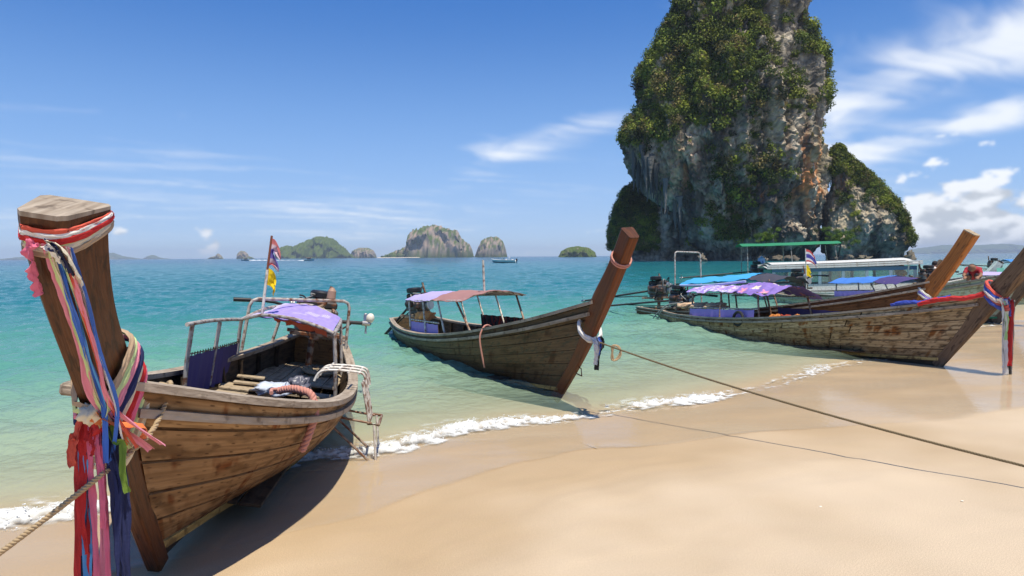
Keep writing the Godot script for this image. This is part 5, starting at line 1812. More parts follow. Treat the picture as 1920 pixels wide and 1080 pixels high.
func build_fourth_boat() -> void:
	var d := boat_data({"L": 8.91, "B": 0.853, "G": 0.986, "R": 1.864, "H": 2.401, "cx": 0.84, "cy": 0.923, "w0": 0.22, "w1": 0.27, "trim": 0.071, "roll": -0.034, "fx": 8.669, "fy": -0.10, "fz": -15.081, "yaw": 1.12, "ta1": 0.21, "tl1": 0.18, "seed": 11})
	var t := thing("longtail_boat", "reddish brown boat with a bright blue canopy and an orange prow, behind the pale boat", "boat")
	pose(t, d)
	hull(t, d, M.ruddy, {"keel": M.keel, "strip": M.yellow_strip, "rail": M.grey_wood, "stem": M.stem_orange, "cap": M.board}, 6, 14)
	deck(t, d, 0.6, 8.0, 0.32, 0.45, 5, M.inside, "floor_board", 33)
	canopy_posts(t, d, [2.7, 4.4, 5.9], 1.72, 0.62, M.pipe_rust, 0.022)
	part("canopy_cloth", spread(Vector3(5.25, 1.76, 0.72), Vector3(5.25, 1.76, -0.72), Vector3(2.45, 1.74, -0.74), Vector3(2.45, 1.72, 0.74), 0.20, 45, 26, 20, 0.05), cloth(0.055, 0.38, 0.72, 0.3), t)
	part("canopy_cloth", spread(Vector3(6.1, 1.64, 0.66), Vector3(6.1, 1.64, -0.66), Vector3(5.2, 1.77, -0.72), Vector3(5.2, 1.77, 0.72), 0.16, 46, 22, 16, 0.04), cloth(0.05, 0.05, 0.07, 0.1), t)
	var hem := MB.new()
	hem.tube(spline([Vector3(2.5, 1.68, 0.75), Vector3(3.8, 1.645, 0.76), Vector3(5.2, 1.70, 0.74)], 8), 0.035, 7)
	part("rolled_curtain", hem, cloth(0.40, 0.46, 0.74), t)
	engine(t, Vector3(0.5, 1.62, 0.0), 0.5, 1.9, 0.12, 24, 1.35)
	part("stern_hoop", hoop(Vector3(2.0, 1.0, 0.54), Vector3(2.0, 1.0, -0.54), Vector3(2.0, 2.78, 0.52), Vector3(2.0, 2.78, -0.52), 0.026), M.pipe, t)
	var b := t.transform
	# flags on a pole near the stern of the boat behind
	hung_ribbons("prow_ties", "white, violet and yellow ribbons tied round the orange prow", b, d, 0.52, [[Color(0.72, 0.70, 0.62), 0.12, 0.36, 0.09], [Color(0.24, 0.16, 0.60), 0.02, 0.42, 0.08], [Color(0.80, 0.66, 0.10), -0.03, 0.40, 0.04]], [Color(0.70, 0.68, 0.60), Color(0.30, 0.22, 0.62), Color(0.62, 0.60, 0.52)])

func build_fifth_boat() -> void:
	var d := boat_data({"L": 9.6, "B": 1.0, "G": 1.05, "R": 2.0, "H": 2.5, "cx": 0.9, "cy": 0.95, "w0": 0.22, "w1": 0.34, "trim": 0.062, "roll": 0.0, "fx": 13.75, "fy": -0.05, "fz": -18.8, "yaw": 1.36, "seed": 14})
	var t := thing("longtail_boat", "pale green painted boat with a blue canopy and violet curtain, near the ferry", "boat")
	pose(t, d)
	hull(t, d, [M.mint], {"keel": M.keel, "strip": M.mint_green, "rail": M.grey_wood, "stem": M.stem_grey, "cap": M.stem_grey}, 5, 14)
	deck(t, d, 0.6, 8.5, 0.34, 0.5, 5, M.inside, "floor_board", 43)
	for s in [1.0, -1.0]:
		var p := []
		var sd := []
		var up := []
		for i in 25:
			var u := 0.02 + 0.96 * i / 24.0
			var o := skin_out(d, u, 0.45, s)
			p.push_back(skin(d, u, 0.5, s) + o * 0.014)
			sd.push_back(o)
			up.push_back(Vector3.UP)
		var mb := MB.new()
		mb.sweep(p, sd, up, 0.02, 0.07)
		part("green_stripe", mb, M.mint_green, t)
	canopy_posts(t, d, [3.9, 5.0, 6.2], 1.42, 0.72, M.pipe, 0.022)
	part("canopy_cloth", spread(Vector3(5.9, 1.42, 0.86), Vector3(5.9, 1.42, -0.86), Vector3(3.6, 1.44, -0.86), Vector3(3.6, 1.44, 0.86), 0.20, 55, 30, 22, 0.05), cloth(0.06, 0.21, 0.62, 0.3), t)
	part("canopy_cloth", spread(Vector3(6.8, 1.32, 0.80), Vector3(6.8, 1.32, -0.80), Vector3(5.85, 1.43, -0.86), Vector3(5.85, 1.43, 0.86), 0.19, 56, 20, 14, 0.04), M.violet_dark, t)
	part("side_curtain", curtain(Vector3(4.0, 1.15, 0.90), Vector3(5.95, 1.15, 0.90), Vector3(0, -0.24, 0.0), 5.0, 0.03, 59), M.violet, t)
	engine(t, Vector3(0.76, 1.6, 0.0), 0.2, 2.2, 0.0, 34, 1.5, false)
	var pole := MB.new()
	pole.tube([Vector3(1.88, 1.0, 0.5), Vector3(1.88, 2.85, 0.5)], 0.02, 7)
	var fp := part("flag_pole", pole, M.white_pipe, t)
	flag_cloth(Vector3(1.88, 2.82, 0.5), Vector3(0.2, 0, -1).normalized(), Vector2(0.55, 0.50), [Color(0.62, 0.08, 0.08), Color(0.7, 0.68, 0.68), Color(0.07, 0.06, 0.32), Color(0.07, 0.06, 0.32), Color(0.7, 0.68, 0.68), Color(0.62, 0.08, 0.08)], fp, 0.7, 13, 0.15)
	flag_cloth(Vector3(1.88, 2.2, 0.5), Vector3(0.2, 0, -1).normalized(), Vector2(0.26, 0.46), [Color(0.85, 0.60, 0.01)], fp, 0.8, 15, 0.1)
	hung_ribbons("prow_ties", "red ribbon tied round the prow of the pale green boat", t.transform, d, 0.66, [[Color(0.62, 0.03, 0.03), 0.05, 0.3, 0.10]], [Color(0.66, 0.03, 0.03), Color(0.60, 0.05, 0.04), Color(0.10, 0.40, 0.22)])

# ---------- cloth prints ----------
func printed(tex: ImageTexture, thin := 0.3) -> StandardMaterial3D:
	var m := StandardMaterial3D.new()
	m.albedo_texture = tex
	m.roughness = 0.85
	m.backlight_enabled = true
	m.backlight = Color(thin, thin, thin)
	return m

func build_prints() -> void:
	var n := noise(301, 1.0, 4)
	M.violet_print = printed(paint(256, 192, func(x: float, y: float):
		var c := Color(0.36, 0.28, 0.66) * (1.0 + 0.18 * n.get_noise_2d(x * 9.0, y * 6.0))
		# rows of faded white lettering, too worn to read
		for r in [[0.42, 0.60, 0.40, 0.46, 60.0], [0.54, 0.72, 0.52, 0.68, 46.0], [0.74, 0.87, 0.60, 0.74, 40.0]]:
			if x > r[0] and x < r[1] and y > r[2] and y < r[3] and sin(x * r[4] * 6.0) + sin(y * 130.0 + x * 40.0) * 0.6 > 0.1:
				c = c.lerp(Color(0.72, 0.68, 0.82), 0.8)
		if x < 0.12:
			c = c.lerp(Color(0.72, 0.70, 0.78), 0.6 * (1.0 - x / 0.12))
		return c.linear_to_srgb()))
	M.dark_print = printed(paint(256, 64, func(x: float, y: float):
		var c := Color(0.022, 0.018, 0.022)
		var s := n.get_noise_2d(x * 22.0, y * 1.5)
		c = c.lerp(Color(0.30, 0.028, 0.015), smoothstep(0.12, 0.3, s))
		return c.linear_to_srgb()), 0.1)
	M.violet_marble = printed(paint(256, 192, func(x: float, y: float):
		var s := n.get_noise_2d(x * 5.0 + 3.0, y * 5.0)
		var w := n.get_noise_2d(x * 11.0 + 30.0 + s * 3.0, y * 11.0)
		var c := Color(0.35, 0.23, 0.62).lerp(Color(0.70, 0.66, 0.80), smoothstep(-0.05, 0.35, w + s * 0.5))
		c = c.lerp(Color(0.58, 0.25, 0.55), smoothstep(0.2, 0.5, n.get_noise_2d(x * 6.0 + 90.0, y * 6.0)) * 0.7)
		return c.linear_to_srgb()), 0.3)
	M.flower_print = printed(paint(256, 192, func(x: float, y: float):
		var c := Color(0.26, 0.17, 0.50) * (1.0 + 0.2 * n.get_noise_2d(x * 8.0, y * 8.0))
		for f in [[0.10, 0.25, 0.10, 0], [0.22, 0.7, 0.12, 1], [0.08, 0.85, 0.10, 0], [0.4, 0.15, 0.10, 0], [0.5, 0.5, 0.12, 1], [0.75, 0.25, 0.12, 0], [0.85, 0.75, 0.11, 1], [0.62, 0.85, 0.10, 0], [0.95, 0.45, 0.09, 0]]:
			var d := Vector2((x - f[0]) * 1.3, y - f[1])
			var rr: float = f[2] * (0.72 + 0.28 * cos(d.angle() * 5.0 + f[0] * 9.0))
			if d.length() < rr:
				c = (Color(0.72, 0.28, 0.44) if f[3] == 0 else Color(0.74, 0.64, 0.52)).lerp(Color(0.8, 0.6, 0.3), smoothstep(rr * 0.4, 0.0, d.length()))
		return c.linear_to_srgb()), 0.25)
	var fm := StandardMaterial3D.new()
	fm.vertex_color_use_as_albedo = true
	fm.roughness = 0.85
	fm.backlight_enabled = true
	fm.backlight = Color(0.5, 0.5, 0.5)
	M.flag = fm
	M.jacket = cloth(0.58, 0.20, 0.04)
	M.jacket_pale = cloth(0.82, 0.36, 0.13)
	M.jacket_red = cloth(0.42, 0.05, 0.012)
	var pm := StandardMaterial3D.new()
	pm.vertex_color_use_as_albedo = true
	pm.roughness = 0.75
	M.person = pm

# ---------- people: one continuous skin meshed from tapered limbs ----------
# limbs: [a, b, radius at a, radius at b, colour]; at and cell in metres
func body(limbs: Array, cell: float, blend: float) -> MB:
	var lo := Vector3.INF
	var hi := -Vector3.INF
	for l in limbs:
		for e in 2:
			var rr: float = l[2 + e] + cell * 2.0
			lo = lo.min(l[e] - Vector3.ONE * rr)
			hi = hi.max(l[e] + Vector3.ONE * rr)
	var nx := int(ceil((hi.x - lo.x) / cell)) + 1
	var ny := int(ceil((hi.y - lo.y) / cell)) + 1
	var nz := int(ceil((hi.z - lo.z) / cell)) + 1
	var f := PackedFloat32Array()
	f.resize(nx * ny * nz)
	f.fill(1.0)
	var near := PackedInt32Array()
	near.resize(nx * ny * nz)
	var nd := PackedFloat32Array()
	nd.resize(nx * ny * nz)
	nd.fill(9.0)
	for li in limbs.size():
		var l: Array = limbs[li]
		var a: Vector3 = l[0]
		var ab: Vector3 = l[1] - l[0]
		var L2 := maxf(ab.length_squared(), 1e-9)
		var big := maxf(l[2], l[3]) + cell * 3.0
		var mn := ((a.min(l[1]) - Vector3.ONE * big - lo) / cell).floor().max(Vector3.ZERO)
		var mx := ((a.max(l[1]) + Vector3.ONE * big - lo) / cell).ceil().min(Vector3(nx - 1, ny - 1, nz - 1))
		for k in range(int(mn.z), int(mx.z) + 1):
			for j in range(int(mn.y), int(mx.y) + 1):
				for i in range(int(mn.x), int(mx.x) + 1):
					var p := lo + Vector3(i, j, k) * cell - a
					var t := clampf(p.dot(ab) / L2, 0.0, 1.0)
					var dd: float = (p - ab * t).length() - lerpf(l[2], l[3], t)
					var id := (k * ny + j) * nx + i
					if dd < nd[id]:
						nd[id] = dd
						near[id] = li
					var h := clampf(0.5 + 0.5 * (f[id] - dd) / blend, 0.0, 1.0)
					f[id] = lerpf(f[id], dd, h) - blend * h * (1.0 - h)
	var mb := MB.new()
	var vi := {}
	for k in nz - 1:
		for j in ny - 1:
			for i in nx - 1:
				var sum := Vector3.ZERO
				var cnt := 0
				var id := (k * ny + j) * nx + i
				var c0 := f[id]
				var pts := [Vector3i(0, 0, 0), Vector3i(1, 0, 0), Vector3i(0, 1, 0), Vector3i(1, 1, 0), Vector3i(0, 0, 1), Vector3i(1, 0, 1), Vector3i(0, 1, 1), Vector3i(1, 1, 1)]
				var val := []
				var neg := 0
				for q in pts:
					var vv := f[id + q.x + q.y * nx + q.z * nx * ny]
					val.push_back(vv)
					if vv < 0.0: neg += 1
				if neg == 0 or neg == 8:
					continue
				for e in [[0, 1], [2, 3], [4, 5], [6, 7], [0, 2], [1, 3], [4, 6], [5, 7], [0, 4], [1, 5], [2, 6], [3, 7]]:
					var va: float = val[e[0]]
					var vb: float = val[e[1]]
					if (va < 0.0) != (vb < 0.0):
						sum += Vector3(pts[e[0]]).lerp(Vector3(pts[e[1]]), va / (va - vb))
						cnt += 1
				var g := Vector3(val[1] + val[3] + val[5] + val[7] - val[0] - val[2] - val[4] - val[6], val[2] + val[3] + val[6] + val[7] - val[0] - val[1] - val[4] - val[5], val[4] + val[5] + val[6] + val[7] - val[0] - val[1] - val[2] - val[3])
				mb.col = limbs[near[id]][4]
				vi[id] = mb.v.size()
				mb.vert(lo + (Vector3(i, j, k) + sum / cnt) * cell, g.normalized())
	for k in range(1, nz - 1):
		for j in range(1, ny - 1):
			for i in range(1, nx - 1):
				var id := (k * ny + j) * nx + i
				var s0 := f[id] < 0.0
				for ax in 3:
					var st: int = [1, nx, nx * ny][ax]
					if s0 == (f[id + st] < 0.0):
						continue
					var u: int = [nx, nx * ny, 1][ax]
					var w: int = [nx * ny, 1, nx][ax]
					var q := [id, id - u, id - u - w, id - w]
					if not (vi.has(q[0]) and vi.has(q[1]) and vi.has(q[2]) and vi.has(q[3])):
						continue
					if s0:
						mb.tri(vi[q[0]], vi[q[2]], vi[q[1]])
						mb.tri(vi[q[0]], vi[q[3]], vi[q[2]])
					else:
						mb.tri(vi[q[0]], vi[q[1]], vi[q[2]])
						mb.tri(vi[q[0]], vi[q[2]], vi[q[3]])
	return mb

# a seated figure; lean bends the trunk forward (+x is ahead), shirt, trousers and hair are colours
func sitter(label: String, at: Vector3, turn: float, lean: float, shirt: Color, legs: Color, hair: Color, skin_: Color, arm := 0.4, vest := false) -> void:
	var hip := Vector3(0, 0.48, 0)
	var chest := hip + Vector3(sin(lean) * 0.40, cos(lean) * 0.40, 0)
	var neck := hip + Vector3(sin(lean * 1.15) * 0.54, cos(lean * 1.15) * 0.54, 0)
	var head := neck + Vector3(sin(lean * 1.3) * 0.15 + 0.02, cos(lean * 1.3) * 0.15, 0)
	var fw := Vector3(cos(lean * 0.8), -sin(lean * 0.8), 0)
	var l := [[hip, chest, 0.135, 0.145, shirt], [hip + Vector3(0, 0, 0.07), hip + Vector3(0, 0, -0.07), 0.12, 0.12, legs], [chest + Vector3(0, 0.02, 0.10), chest + Vector3(0, 0.02, -0.10), 0.10, 0.10, shirt], [chest, neck, 0.075, 0.058, skin_], [head - Vector3(0, 0.03, 0), head + Vector3(0.01, 0.03, 0), 0.088, 0.10, skin_], [head + Vector3(-0.035, 0.045, 0), head + Vector3(-0.01, 0.065, 0), 0.098, 0.09, hair], [head + fw * 0.095 + Vector3(0, -0.01, 0), head + fw * 0.112 - Vector3(0, 0.025, 0), 0.014, 0.018, skin_], [head + Vector3(0, -0.01, 0.095), head + Vector3(0, -0.04, 0.095), 0.018, 0.014, skin_], [head + Vector3(0, -0.01, -0.095), head + Vector3(0, -0.04, -0.095), 0.018, 0.014, skin_]]
	if vest:
		l.push_back([hip.lerp(chest, 0.45) + Vector3(0.06, 0, 0.05), chest + Vector3(0.06, 0, 0.07), 0.13, 0.12, Color(0.80, 0.30, 0.03)])
		l.push_back([hip.lerp(chest, 0.45) + Vector3(0.06, 0, -0.05), chest + Vector3(0.06, 0, -0.07), 0.13, 0.12, Color(0.80, 0.38, 0.03)])
	for s in [1.0, -1.0]:
		var sh := chest + Vector3(0, 0.04, 0.19 * s)
		var el := sh + Vector3(0.14 + 0.2 * arm, -0.24 + 0.1 * arm, 0.05 * s)
		var wr := el + Vector3(0.20, -0.08 + 0.1 * arm, -0.06 * s)
		l.push_back([sh, sh.lerp(el, 0.6), 0.062, 0.056, shirt])
		l.push_back([sh.lerp(el, 0.5), el, 0.048, 0.042, skin_])
		l.push_back([el, wr, 0.042, 0.030, skin_])
		l.push_back([wr, wr + Vector3(0.07, -0.02, 0), 0.034, 0.030, skin_])
		for fi in 4:
			var z := (fi - 1.5) * 0.020
			l.push_back([wr + Vector3(0.07, -0.02, z), wr + Vector3(0.13 - 0.01 * absf(fi - 1.4), -0.045, z * 1.15), 0.011, 0.009, skin_])
		l.push_back([wr + Vector3(0.02, 0.0, -0.035 * s), wr + Vector3(0.07, 0.0, -0.065 * s), 0.012, 0.010, skin_])
		var kn := hip + Vector3(0.42, 0.05, 0.13 * s)
		l.push_back([hip + Vector3(0, 0, 0.09 * s), kn, 0.088, 0.062, legs])
		l.push_back([kn, kn + Vector3(0.02, -0.40, 0), 0.058, 0.038, skin_])
		l.push_back([kn + Vector3(0.0, -0.42, 0), kn + Vector3(0.15, -0.45, 0), 0.040, 0.032, skin_])
	var mb := body(l, 0.024, 0.05)
	var eye := MB.new()
	for s in [1.0, -1.0]:
		eye.blob(head + fw * 0.083 + Vector3(0, 0.005, 0.035 * s), Vector3(0.012, 0.010, 0.014), 5, 0.0, 8, 6)
	var o := part("person", mb, M.person, self)
	o.transform = Transform3D(Basis(Vector3.UP, turn), at)
	part("eyes", eye, M.black, o)
	tag(o, label, "person")

# ---------- ferry, distant craft ----------
func build_ferry() -> void:
	var d := boat_data({"L": 8.6, "B": 1.3, "G": 1.0, "R": 1.4, "H": 1.9, "cx": 0.8, "cy": 0.9, "w0": 0.2, "w1": 0.3, "trim": 0.02, "roll": 0.0, "fx": 20.0, "fy": -0.35, "fz": -29.3, "yaw": 0.2, "seed": 17})
	var t := thing("ferry", "white wooden passenger ferry with a long low cabin and a flat white roof", "ferry")
	pose(t, d)
	M.white_wood = wood(260, Color(0.70, 0.70, 0.66), Color(0.58, 0.58, 0.53), Color(0.35, 0.26, 0.17), 0.22, 0.55)
	M.mint_wood = wood(262, Color(0.55, 0.66, 0.56), Color(0.42, 0.52, 0.44), Color(0.30, 0.24, 0.15), 0.25, 0.55)
	hull(t, d, [M.mint_wood], {"keel": M.mint_green, "strip": M.mint_green, "rail": M.white_wood, "stem": M.mint_wood}, 5, 14)
	for s in [1.0, -1.0]:
		var p := []
		var sd := []
		var up := []
		for i in 25:
			var u := 0.01 + 0.97 * i / 24.0
			var o := skin_out(d, u, 0.25, s)
			p.push_back(skin(d, u, 0.28, s) + o * 0.016)
			sd.push_back(o)
			up.push_back(Vector3.UP)
		var mb := MB.new()
		mb.sweep(p, sd, up, 0.02, 0.20)
		part("green_stripe", mb, M.mint_green, t)
	var frame := flat(0.70, 0.75, 0.74, 0.5)
	var blue := flat(0.10, 0.22, 0.38, 0.5)
	var glass := StandardMaterial3D.new()
	glass.transparency = BaseMaterial3D.TRANSPARENCY_ALPHA
	glass.albedo_color = Color(0.5, 0.6, 0.6, 0.25)
	glass.roughness = 0.05
	for s in [1.0, -1.0]:
		var zz: float = 1.08 * s
		var sill := MB.new()
		sill.box(Vector3(3.3, 1.10, zz), Vector3(5.9, 0.30, 0.06), Basis(), 0.01)
		part("cabin_side", sill, M.white_wood, t)
		var head := MB.new()
		head.box(Vector3(3.3, 1.88, zz), Vector3(5.9, 0.16, 0.06), Basis(), 0.01)
		part("cabin_header", head, blue, t)
		for k in 7:
			var mb := MB.new()
			mb.box(Vector3(0.42 + k * 0.96, 1.525, zz), Vector3(0.13, 0.55, 0.055), Basis(), 0.01)
			part("window_post", mb, frame, t)
			if k < 6 and k % 3 != 1:
				var w := MB.new()
				w.box(Vector3(0.90 + k * 0.96, 1.525, zz), Vector3(0.82, 0.54, 0.012))
				part("window", w, glass, t)
	var back := MB.new()
	back.box(Vector3(0.35, 1.45, 0), Vector3(0.05, 0.9, 2.1), Basis(), 0.01)
	part("cabin_back", back, flat(0.05, 0.26, 0.17, 0.6), t)
	for k in 6:
		var mb := MB.new()
		mb.box(Vector3(1.0 + k * 0.92, 0.85, 0), Vector3(0.36, 0.06, 1.8), Basis(), 0.02)
		part("bench", mb, M.board, t)
	var roof := MB.new()
	for k in 3:
		roof.grid(24, 10, func(u: float, v: float): return Vector3(lerpf(0.1 + 0.1 * k, 6.4 - 0.2 * k, u), 1.98 + 0.085 * k + 0.08 * sin(v * PI) + 0.08 * u * u, lerpf(-1.3 + 0.03 * k, 1.3 - 0.03 * k, v)), 6.0, 2.0)
	part("roof", roof, M.white_wood, t)
	for s in [1.0, -1.0]:
		for k in 2:
			var p := []
			var sd := []
			var up := []
			for i in 11:
				p.push_back(Vector3(lerpf(0.1, 6.4, i / 10.0), 1.99 + 0.095 * k + 0.08 * pow(i / 10.0, 2.0), 1.30 * s - 0.02 * k * s))
				sd.push_back(Vector3(0, 0, s))
				up.push_back(Vector3.UP)
			var mb := MB.new()
			mb.sweep(p, sd, up, 0.05, 0.075, 0.5)
			part("roof_edge", mb, M.white_wood, t)
	for x in [5.9, 6.3]:
		for s in [1.0, -1.0]:
			var mb := MB.new()
			mb.tube([Vector3(x, 0.9, 1.0 * s), Vector3(x, 2.02, 1.15 * s)], 0.035, 8)
			part("roof_post", mb, frame, t)
	var b := t.transform
	sitter("person in an orange life vest sitting in the front of the white ferry", b * Vector3(5.75, 0.80, 0.45), 0.4, 0.12, Color(0.55, 0.35, 0.20), Color(0.05, 0.06, 0.10), Color(0.02, 0.015, 0.012), Color(0.32, 0.17, 0.10), 0.5, true)
	sitter("dark haired person in a pale top sitting on the bow of the white ferry", b * Vector3(7.15, 0.85, 0.35), 0.8, 0.25, Color(0.62, 0.58, 0.54), Color(0.08, 0.08, 0.10), Color(0.02, 0.015, 0.012), Color(0.36, 0.19, 0.12), 0.7)

func build_green_canopy_boat() -> void:
	var d := boat_data({"L": 9.5, "B": 1.0, "G": 0.95, "R": 1.8, "H": 2.0, "cx": 0.9, "cy": 0.9, "w0": 0.2, "w1": 0.3, "trim": 0.01, "roll": 0.0, "fx": 20.8, "fy": -0.45, "fz": -35.0, "yaw": 0.12, "seed": 21})
	var t := thing("longtail_boat", "boat with a high green canopy on thin posts, moored behind the ferry", "boat")
	pose(t, d)
	hull(t, d, M.ruddy, {"keel": M.keel, "strip": M.mint_green, "rail": M.grey_wood, "stem": M.stem_grey}, 5, 12)
	canopy_posts(t, d, [1.2, 3.4, 5.6], 3.05, 0.72, M.pipe, 0.024)
	part("canopy_cloth", spread(Vector3(5.9, 3.14, 0.85), Vector3(5.9, 3.14, -0.85), Vector3(0.9, 3.06, -0.85), Vector3(0.9, 3.06, 0.85), 0.14, 65, 30, 20, 0.03), cloth(0.022, 0.22, 0.10, 0.3), t)
	engine(t, Vector3(1.9, 1.75, 0.0), 0.0, 2.4, 0.08, 44, 1.5, false)
	var jug := MB.new()
	jug.lathe(Vector3(2.1, 2.15, 0.0), Vector3.UP, [Vector2(0, 0), Vector2(0.18, 0.0), Vector2(0.19, 0.05), Vector2(0.18, 0.26), Vector2(0.06, 0.33), Vector2(0.06, 0.38), Vector2(0, 0.38)], 14)
	part("fuel_jug", jug, flat(0.35, 0.48, 0.75, 0.5), t)
	flag_cloth(Vector3(2.1, 2.35, 0.1), Vector3(0, 0, 1), Vector2(0.3, 0.3), [Color(0.05, 0.10, 0.45)], t, 0.9, 33, 0.2)

func build_right_boats() -> void:
	# a boat that lies beyond the pale green one, with a low violet canopy
	var d := boat_data({"L": 9.0, "B": 0.95, "G": 0.95, "R": 1.8, "H": 2.1, "cx": 0.9, "cy": 0.9, "w0": 0.2, "w1": 0.3, "trim": 0.02, "roll": 0.0, "fx": 26.0, "fy": -0.25, "fz": -26.9, "yaw": 0.15, "seed": 25})
	var t := thing("longtail_boat", "low boat with a flat violet canopy, at the right edge beyond the pale green boat", "boat")
	pose(t, d)
	hull(t, d, [M.mint], {"keel": M.keel, "strip": M.yellow_strip, "rail": M.grey_wood, "stem": M.stem_grey}, 5, 12)
	canopy_posts(t, d, [2.4, 3.9, 5.4], 1.55, 0.7, M.pipe, 0.022)
	part("canopy_cloth", spread(Vector3(5.8, 1.58, 0.8), Vector3(5.8, 1.58, -0.8), Vector3(2.0, 1.58, -0.8), Vector3(2.0, 1.58, 0.8), 0.10, 75, 24, 14, 0.03), M.violet_pale, t)
	engine(t, Vector3(0.55, 1.55, 0.0), 0.3, 1.6, 0.1, 54, 1.4, false)
	var b := t.transform
	var mb := MB.new()
	var ch := b * Vector3(3.3, 1.48, 0.2)
	mb.box(ch, Vector3(0.30, 0.03, 0.28), Basis(), 0.008)
	for sx in [-1, 1]:
		for sz in [-1, 1]:
			mb.tube([ch + Vector3(0.12 * sx, 0, 0.11 * sz), ch + Vector3(0.14 * sx, -0.28, 0.13 * sz)], 0.018, 6)
	mb.grid(8, 6, func(u: float, v: float): return ch + Vector3(-0.15 + 0.30 * u, 0.01 + 0.34 * v, -0.13 - 0.04 * v - 0.03 * sin(u * PI)))
	sits("plastic_chair", "small mint green plastic chair standing in the low boat at the right", "chair", mb, flat(0.14, 0.46, 0.30, 0.45), ch)
	# another one behind it, of which the blue canopy and the engine show
	var d2 := boat_data({"L": 9.0, "B": 0.95, "G": 0.95, "R": 1.8, "H": 2.1, "cx": 0.9, "cy": 0.9, "w0": 0.2, "w1": 0.3, "trim": 0.0, "roll": 0.0, "fx": 41.5, "fy": -0.45, "fz": -44.0, "yaw": 0.2, "seed": 27})
	var t2 := thing("longtail_boat", "small distant boat with a flat blue canopy, at the far right on the water", "boat")
	pose(t2, d2)
	hull(t2, d2, M.ruddy, {"keel": M.keel, "strip": M.yellow_strip, "rail": M.grey_wood, "stem": M.stem_grey}, 4, 10)
	canopy_posts(t2, d2, [1.8, 5.8], 1.9, 0.7, M.pipe, 0.03)
	part("canopy_cloth", spread(Vector3(6.8, 1.95, 0.8), Vector3(6.8, 1.95, -0.8), Vector3(1.0, 1.95, -0.8), Vector3(1.0, 1.95, 0.8), 0.14, 85, 20, 12, 0.03), cloth(0.05, 0.24, 0.60, 0.3), t2)
	engine(t2, Vector3(0.4, 1.7, 0.0), 0.2, 2.4, -0.05, 64, 1.5, false)
	sitter("person in a dark red shirt bending forward on the boat behind the orange prow", Vector3(15.9, 0.72, -22.9), -2.3, 0.95, Color(0.36, 0.018, 0.028), Color(0.03, 0.03, 0.04), Color(0.02, 0.015, 0.012), Color(0.30, 0.15, 0.09), 0.2)

